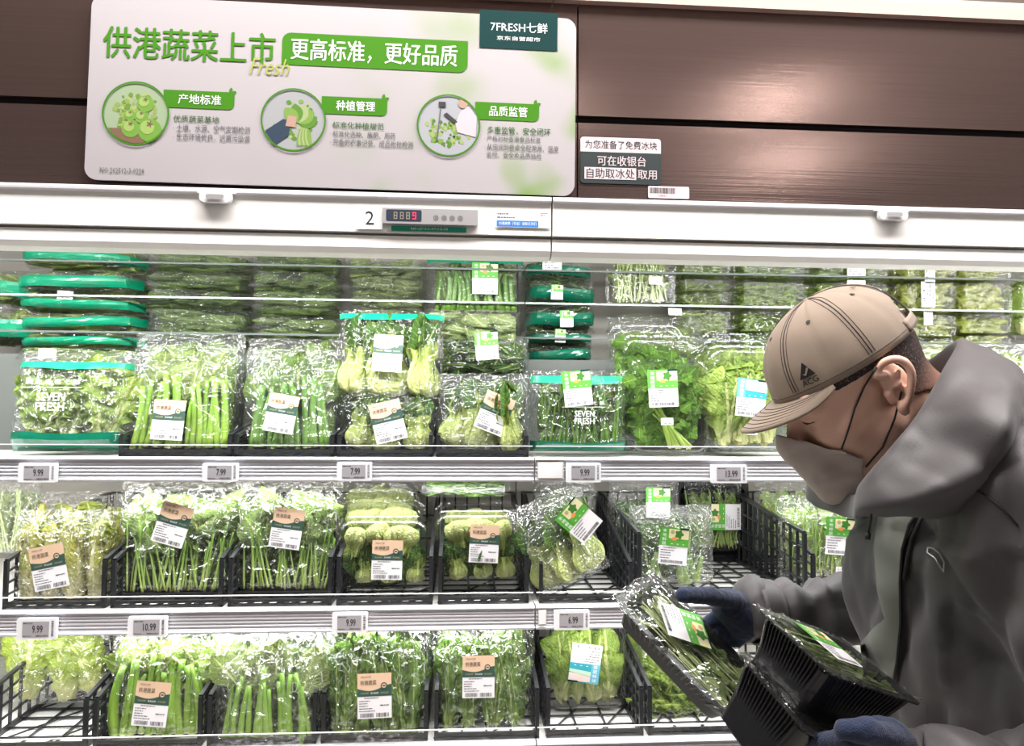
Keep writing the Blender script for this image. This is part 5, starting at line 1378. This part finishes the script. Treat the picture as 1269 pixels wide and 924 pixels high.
# ---- jacket, world frame
def V3(*a): return W(*a)
sh_n = V3(1275, 615, .80); sh_f = V3(1160, 655, 1.16); chest = V3(1232, 690, .965); waist = V3(1262, 990, .98)
nb = V3(1205, 560, .97)
def jacket(p):
    d = cap_(p, chest, waist, .150, .165)
    d = smin(d, cap_(p, chest + [.03, -.07, -.02], waist + [0, -.05, 0], .125, .14), .05)
    d = smin(d, cap_(p, chest + [-.02, .08, -.02], waist + [0, .06, 0], .115, .13), .05)
    d = smin(d, cap_(p, sh_n + [.01, .02, .0], sh_f, .085, .075), .07)
    d = smin(d, ell(p, V3(1262, 560, .96), (.12, .17, .105)), .05)
    # near arm
    el_n = V3(1400, 965, .72); wr_n = V3(1135, 952, .80)
    d = smin(d, cap_(p, sh_n, el_n, .080, .060), .07)
    d = smin(d, cap_(p, el_n, wr_n, .055, .038), .02)
    # far arm
    el_f = V3(1125, 752, 1.22); wr_f = V3(938, 757, 1.20)
    d = smin(d, cap_(p, sh_f, el_f, .075, .064), .05)
    d = smin(d, cap_(p, el_f, wr_f, .062, .050), .03)
    return smax(d, -ell(p, V3(1150, 560, .96), (.085, .075, .075)), .02)      # neck opening
def ridge(c):
    a = abs(Nn(c.x * 7 + 3, c.y * 7, c.z * 4)) + .5 * abs(Nn(c.x * 15, c.y * 15 + 4, c.z * 9)); g = .0
    # tight sleeve rings on the far forearm and the near sleeve
    if c.x < .60 and c.z < 1.2: g = .007 * math.sin(c.x * 95 + 3 * Nn(c.x * 8, c.y * 8, c.z * 8)) * min(1, max(0, (c.x - .36) * 12))
    return .034 * (a - .35) + .007 * Nn(c.x * 30, c.y * 30, c.z * 18) + g
lo = (.30, .58, .72); hi = (1.22, 1.36, 1.50)
vs, F = snets(jacket, lo, hi, .0072)
jk = npmesh('jacket', vs, F, 'jacket_cloth', ridge)
jo = put(jk, man, 'jacket', tuple(-mo)); jo['label'] = 'dark grey hooded outdoor jacket'
jt = BVHTree.FromPolygons([v.co for v in jk.vertices], [tuple(p.vertices) for p in jk.polygons])
def hitpx(px, py, off=.003):
    """point on the jacket seen at a place in the photograph, lifted off the cloth"""
    o_ = Vector((0, 0, CAMZ)); d_ = (P(px, py, 1) - o_).normalized(); h = jt.ray_cast(o_, d_)
    return (h[0] + h[1] * off) if h[0] else P(px, py, .85)
def drape(left, right, n, m, mat, name, off=.004):
    def ip(L_, t):
        k = t * (len(L_) - 1); i = min(int(k), len(L_) - 2); f = k - i; return [L_[i][q] * (1 - f) + L_[i + 1][q] * f for q in (0, 1)]
    mb = MB()
    def fn(a, b): p, q = ip(left, b), ip(right, b); return hitpx(p[0] + (q[0] - p[0]) * a, p[1] + (q[1] - p[1]) * a, off)
    mb.grid(fn, n, m, mat); o = mb.build(name, jo); return o
drape([(1092, 628), (1086, 680), (1090, 730), (1098, 765), (1066, 800), (1070, 835)], [(1142, 628), (1122, 680), (1117, 730), (1119, 770), (1116, 815), (1112, 850)], 10, 40, 'lining_cloth', 'light_front_panel')
MB().tube([hitpx(x, y, .005) for x, y in ((1144, 632), (1130, 650), (1122, 680), (1118, 720), (1118, 770), (1114, 820), (1110, 848))], .0022, 'strap_black', 6).build('zip', jo)
MB().tube([hitpx(x, y, .004) for x, y in ((1146, 640), (1133, 665), (1127, 695), (1124, 716))], [.0026, .0028, .0028, .0034], 'strap_black', 6).build('zip_pull', jo)
cres = [(1152, 678), (1160, 680), (1168, 686), (1173, 696), (1172, 708), (1167, 700), (1161, 691), (1152, 685), (1152, 678)]
MB().tube([hitpx(x, y, .003) for x, y in cres], .0009, 'reflective', 5).build('crescent_emblem', jo)
MB().tube([hitpx(x, y, .002) for x, y in ((1190, 593), (1205, 603), (1225, 616), (1245, 632), (1262, 652))], .0012, 'strap_black', 5).build('shoulder_seam', jo)
# collar / folded hood: rows of points round the neck, near side then far side
def coll():
    # columns run from the nape round the near side to the throat, then back along the far side
    inner = [(1190, 470, .97), (1172, 500, .90), (1148, 545, .875), (1112, 590, .875), (1078, 622, .90), (1070, 628, .97)]
    rim = [(1183, 423, .97), (1166, 462, .875), (1135, 515, .845), (1098, 560, .845), (1066, 598, .875), (1057, 612, .97)]
    mid = [(1208, 428, .97), (1196, 480, .815), (1170, 545, .800), (1130, 592, .805), (1066, 628, .85), (1052, 640, .97)]
    outr = [(1240, 452, .97), (1250, 505, .76), (1222, 575, .755), (1168, 612, .775), (1100, 632, .83), (1058, 638, .97)]
    base = [(1262, 490, .97), (1262, 540, .78), (1235, 596, .79), (1180, 640, .80), (1115, 640, .85), (1068, 636, .97)]
    rows = []
    for r_ in (inner, rim, mid, outr, base):
        near = [Vector(W(*q)) for q in r_]
        far = [Vector((v.x + .055, 1.95 - v.y, v.z - .02)) for v in near[1:-1]][::-1]
        rows.append(near + far)
    return rows
rows = coll(); nc = len(rows[0])
def cr(p0, p1, p2, p3, t): return .5 * ((2 * p1) + (p2 - p0) * t + (2 * p0 - 5 * p1 + 4 * p2 - p3) * t * t + (3 * p1 - p0 - 3 * p2 + p3) * t ** 3)
def colpt(a, b):
    k = a * nc; i = int(k) % nc; f = k - int(k)
    pr_ = [cr(r_[(i - 1) % nc], r_[i], r_[(i + 1) % nc], r_[(i + 2) % nc], f) for r_ in rows]
    k = b * (len(rows) - 1); i = min(int(k), len(rows) - 2); f = k - i; g = lambda j: pr_[max(0, min(len(rows) - 1, j))]
    q = cr(g(i - 1), g(i), g(i + 1), g(i + 2), f)
    n_ = .010 * (abs(Nn(q.x * 11, q.y * 11, q.z * 20 + q.x * 9)) - .25) * min(1, b * 3) + .004 * Nn(q.x * 34, q.y * 20, q.z * 34)
    return q + Vector((-.3, -1 if q.y < .97 else 1, .5)) * n_
mb = MB(); mb.grid(colpt, 110, 36, 'jacket_cloth', True, True); ck = mb.build('hood_collar', man, tuple(-mo)); q = ck.modifiers.new('s', 'SOLIDIFY'); q.thickness = .003
MB().tube([Vector(W(1078, 615, .86)), Vector(W(1080, 640, .865)), Vector(W(1076, 662, .87))], .0014, 'strap_black', 6).tube([Vector(W(1076, 660, .87)), Vector(W(1075, 668, .87))], .0035, 'strap_black', 8).build('hood_cord', man, tuple(-mo))
# cuffs
def cuff(c, ax, r, ln, name):
    ax = Vector(ax).normalized(); u = ax.orthogonal().normalized(); v_ = ax.cross(u); c = Vector(c); mb = MB()
    mb.grid(lambda a, b: c + ax * (b - .5) * ln + (r * (1 + .05 * math.sin(4 * PI * a) + .04 * b)) * (math.cos(2 * PI * a) * u + math.sin(2 * PI * a) * v_), 30, 4, 'jacket_cloth', True, True)
    o = mb.build(name, man, tuple(-mo)); q = o.modifiers.new('s', 'SOLIDIFY'); q.thickness = .004; return o
cuff(W(944, 757, 1.20), W(938, 757, 1.20) - W(1125, 752, 1.22), .053, .035, 'cuff')
cuff(W(1142, 952, .80), W(1135, 952, .80) - W(1345, 950, .70), .041, .03, 'cuff')
# trousers and shoes below the frame
def legs(p):
    d = None
    for s in (-1, 1):
        h0 = waist + [.02, s * .09, .0]; k0 = np.array([waist[0] - .05, waist[1] + s * .11, .50]); a0 = np.array([waist[0] + .03, waist[1] + s * .12, .09])
        e = smin(cap_(p, h0, k0, .105, .068), cap_(p, k0, a0, .066, .05), .03); d = e if d is None else smin(d, e, .03)
    return d
vs, F = snets(legs, (waist[0] - .25, waist[1] - .28, .05), (waist[0] + .25, waist[1] + .28, 1.05), .02); put(npmesh('trousers', vs, F, 'trouser_cloth'), man, 'trousers', tuple(-mo))
def shoes(p):
    d = None
    for s in (-1, 1):
        a = np.array([waist[0] + .05, waist[1] + s * .12, .045]); e = smax(cap_(p, a, a + [-.19, 0, -.008], .042, .036), -(p[..., 2]), .004); d = e if d is None else np.minimum(d, e)
    return d
vs, F = snets(shoes, (waist[0] - .25, waist[1] - .2, -.01), (waist[0] + .15, waist[1] + .2, .12), .008); put(npmesh('shoes', vs, F, 'strap_black'), man, 'shoes', tuple(-mo))

# ------------------------------------------------------------------ trays in his hands
def heldtray(C, Lv, Sv, ht, label, kind, labs=(), seedk=3):
    Lx = Vector(Lv); ln = Lx.length; Lx.normalize(); Sy = Vector(Sv); Sy = (Sy - Lx * Sy.dot(Lx)); sn = Sy.length; Sy.normalize(); Nz = Lx.cross(Sy)
    if Nz.z < 0: Sy = -Sy; Nz = -Nz
    mw = Matrix((Lx, Sy, Nz)).transposed().to_4x4()
    base = Vector(C) - Nz * ht
    root = empty('black_tray_of_greens'); root.matrix_world = Matrix.Translation(base) @ mw
    tag(root, label, 'tray of greens')
    put(blacktray(), root, 'tray', (0, 0, 0), (0, 0, 0), (ln / 1.1, sn / 1.13, ht))
    r = random.Random(seedk)
    put(massmesh('pale_leaf', 'slender', 2, 60), root, 'inner_greens', (0, 0, ht * .15), (0, 0, 0), (ln * .80, sn * .76, ht * .70))['kind'] = 'stuff'
    for i in range(70):
        x = r.uniform(-.40, .25) * ln; y = r.uniform(-.34, .34) * sn
        ST(root, r, 'white_stem', x, y, ht * r.uniform(.70, .90), ln * r.uniform(.25, .5), r.uniform(.0007, .0012), PI / 2 + r.uniform(-.06, .06), 0, r.uniform(-.35, .35))
    for i in range(16):
        L(root, r, 'broad', 'pale_leaf' if i % 2 else 'spinach_leaf', r.uniform(.05, .33) * ln, r.uniform(-.30, .30) * sn, ht * r.uniform(.80, .94), .035, PI / 2 + r.uniform(-.2, .2), 0, r.uniform(-1.2, 1.2))
    # film stretched over the top, crinkled at the rim
    mb = MB()
    def fn(a, b):
        u, v = 2 * a - 1, 2 * b - 1; e = max(abs(u), abs(v)); rim = max(0, (e - .82) / .18)
        z = ht * 1.01 + .003 * (1 - e ** 4) + .0035 * (abs(Nn(u * 6 + seedk, v * 5, 1)) - .2) + rim * .005 * Nn(u * 16, v * 16, 3)
        return (u * ln * .525, v * sn * .53, z)
    mb.grid(fn, 40, 26, 'wrap_film', False); mb.build('top_film', root)
    for (lt, x, y, rot, s) in labs:
        o = put(LAB[lt], root, LABNAME[lt], (x * ln, y * sn, ht * 1.01 + .008)); o.rotation_euler = (R_(-90), 0, 0); o.rotation_euler = (Matrix.Rotation(rot, 3, 'Z') @ Matrix.Rotation(R_(-90), 3, 'X')).to_euler(); o.scale = (s, 1, s)
    return root
tA = heldtray(P(857, 795, 1.13), (.150, -.105, -.150), (.097, .114, .015), .040, 'open-topped black tray of pale shoots held out level with the lower rail', 'shoots', [('farm', -.10, .05, -.75, .95)], 3)
tB = heldtray(P(1040, 812, .90), (.160, .085, -.070), (.062, -.100, -.055), .078, 'upper black ribbed tray of greens held against the chest', 'shoots', [('farm', -.15, 0, 0, .8)], 4)
tC = heldtray(P(1010, 872, .90), (.150, .085, -.070), (.058, -.100, -.064), .085, 'lower black ribbed tray of greens tucked under the other in the near hand', 'shoots', (), 5)

# ------------------------------------------------------------------ gloved hands
def glove(name, palm, fingers, wrist, lo, hi):
    def f(p):
        d = cap_(p, wrist[0], wrist[1], wrist[2], wrist[3])
        for (a, b, ra, rb) in palm: d = smin(d, cap_(p, a, b, ra, rb), .014)
        for ch in fingers:
            e = None
            for i in range(len(ch) - 1):
                q = cap_(p, ch[i][0], ch[i + 1][0], ch[i][1], ch[i + 1][1]); e = q if e is None else smin(e, q, .004)
            d = smin(d, e, .005)
        return d
    vs, F = snets(f, lo, hi, .0028)
    me = npmesh(name, vs, F, 'glove_knit', lambda c: .0012 * Nn(c.x * 130, c.y * 130, c.z * 130)); o = put(me, man, name, tuple(-mo)); o['label'] = 'navy knitted glove'; return o
g = lambda *a: W(*a)
# far hand: thumb over the tray rim, fingers under the tray
wr = g(950, 757, 1.205); pa = g(905, 752, 1.185)
fing = [[(g(912, 745, 1.165), .014), (g(880, 738, 1.135), .0135), (g(846, 737, 1.105), .0115)]]
for k, (dx, dy, l1) in enumerate(((0, 0, 1.0), (6, 12, 1.05), (14, 24, 1.0), (24, 35, .85))):
    fing.append([(g(893 + dx, 762 + dy * .8, 1.195), .0115), (g(866 + dx, 778 + dy, 1.205), .0108), (g(866 + dx - 14 * l1, 800 + dy, 1.19), .0100), (g(866 + dx - 20 * l1, 818 + dy, 1.17), .0090)])
glove('glove', [(pa, g(918, 775, 1.195), .024, .024), (g(900, 748, 1.175), g(930, 762, 1.195), .024, .030)], fing, (wr, g(925, 762, 1.20), .036, .032),
      tuple(g(835, 900, 1.05) * [1, 0, 1] + [0, 1.05, 0]), (g(975, 700, 1.27)[0], 1.27, g(900, 690, 1.05)[2]))
# near hand: under the lower tray, knuckles towards the camera
wr = g(1140, 950, .80); pa = g(1095, 915, .80)
fing = [[(g(1104, 915, .775), .014), (g(1075, 905, .765), .013), (g(1047, 904, .770), .011)]]
for k in range(4):
    y0 = 914 + k * 13; dY = .012 * k
    fing.append([(g(1078, y0, .785 + dY), .0115), (g(1048, y0 - 1, .790 + dY), .011), (g(1020, y0 + 6, .815 + dY), .010), (g(1004 + 3 * k, y0 + 10, .845 + dY), .009)])
glove('glove', [(g(1102, 920, .79), g(1100, 950, .82), .026, .026), (g(1080, 918, .79), g(1082, 945, .82), .022, .022)], fing, (wr, g(1112, 945, .80), .034, .030),
      (g(990, 900, .72)[0], .72, g(1000, 1000, .93)[2]), (g(1165, 900, .93)[0], .93, g(1000, 855, .70)[2]))
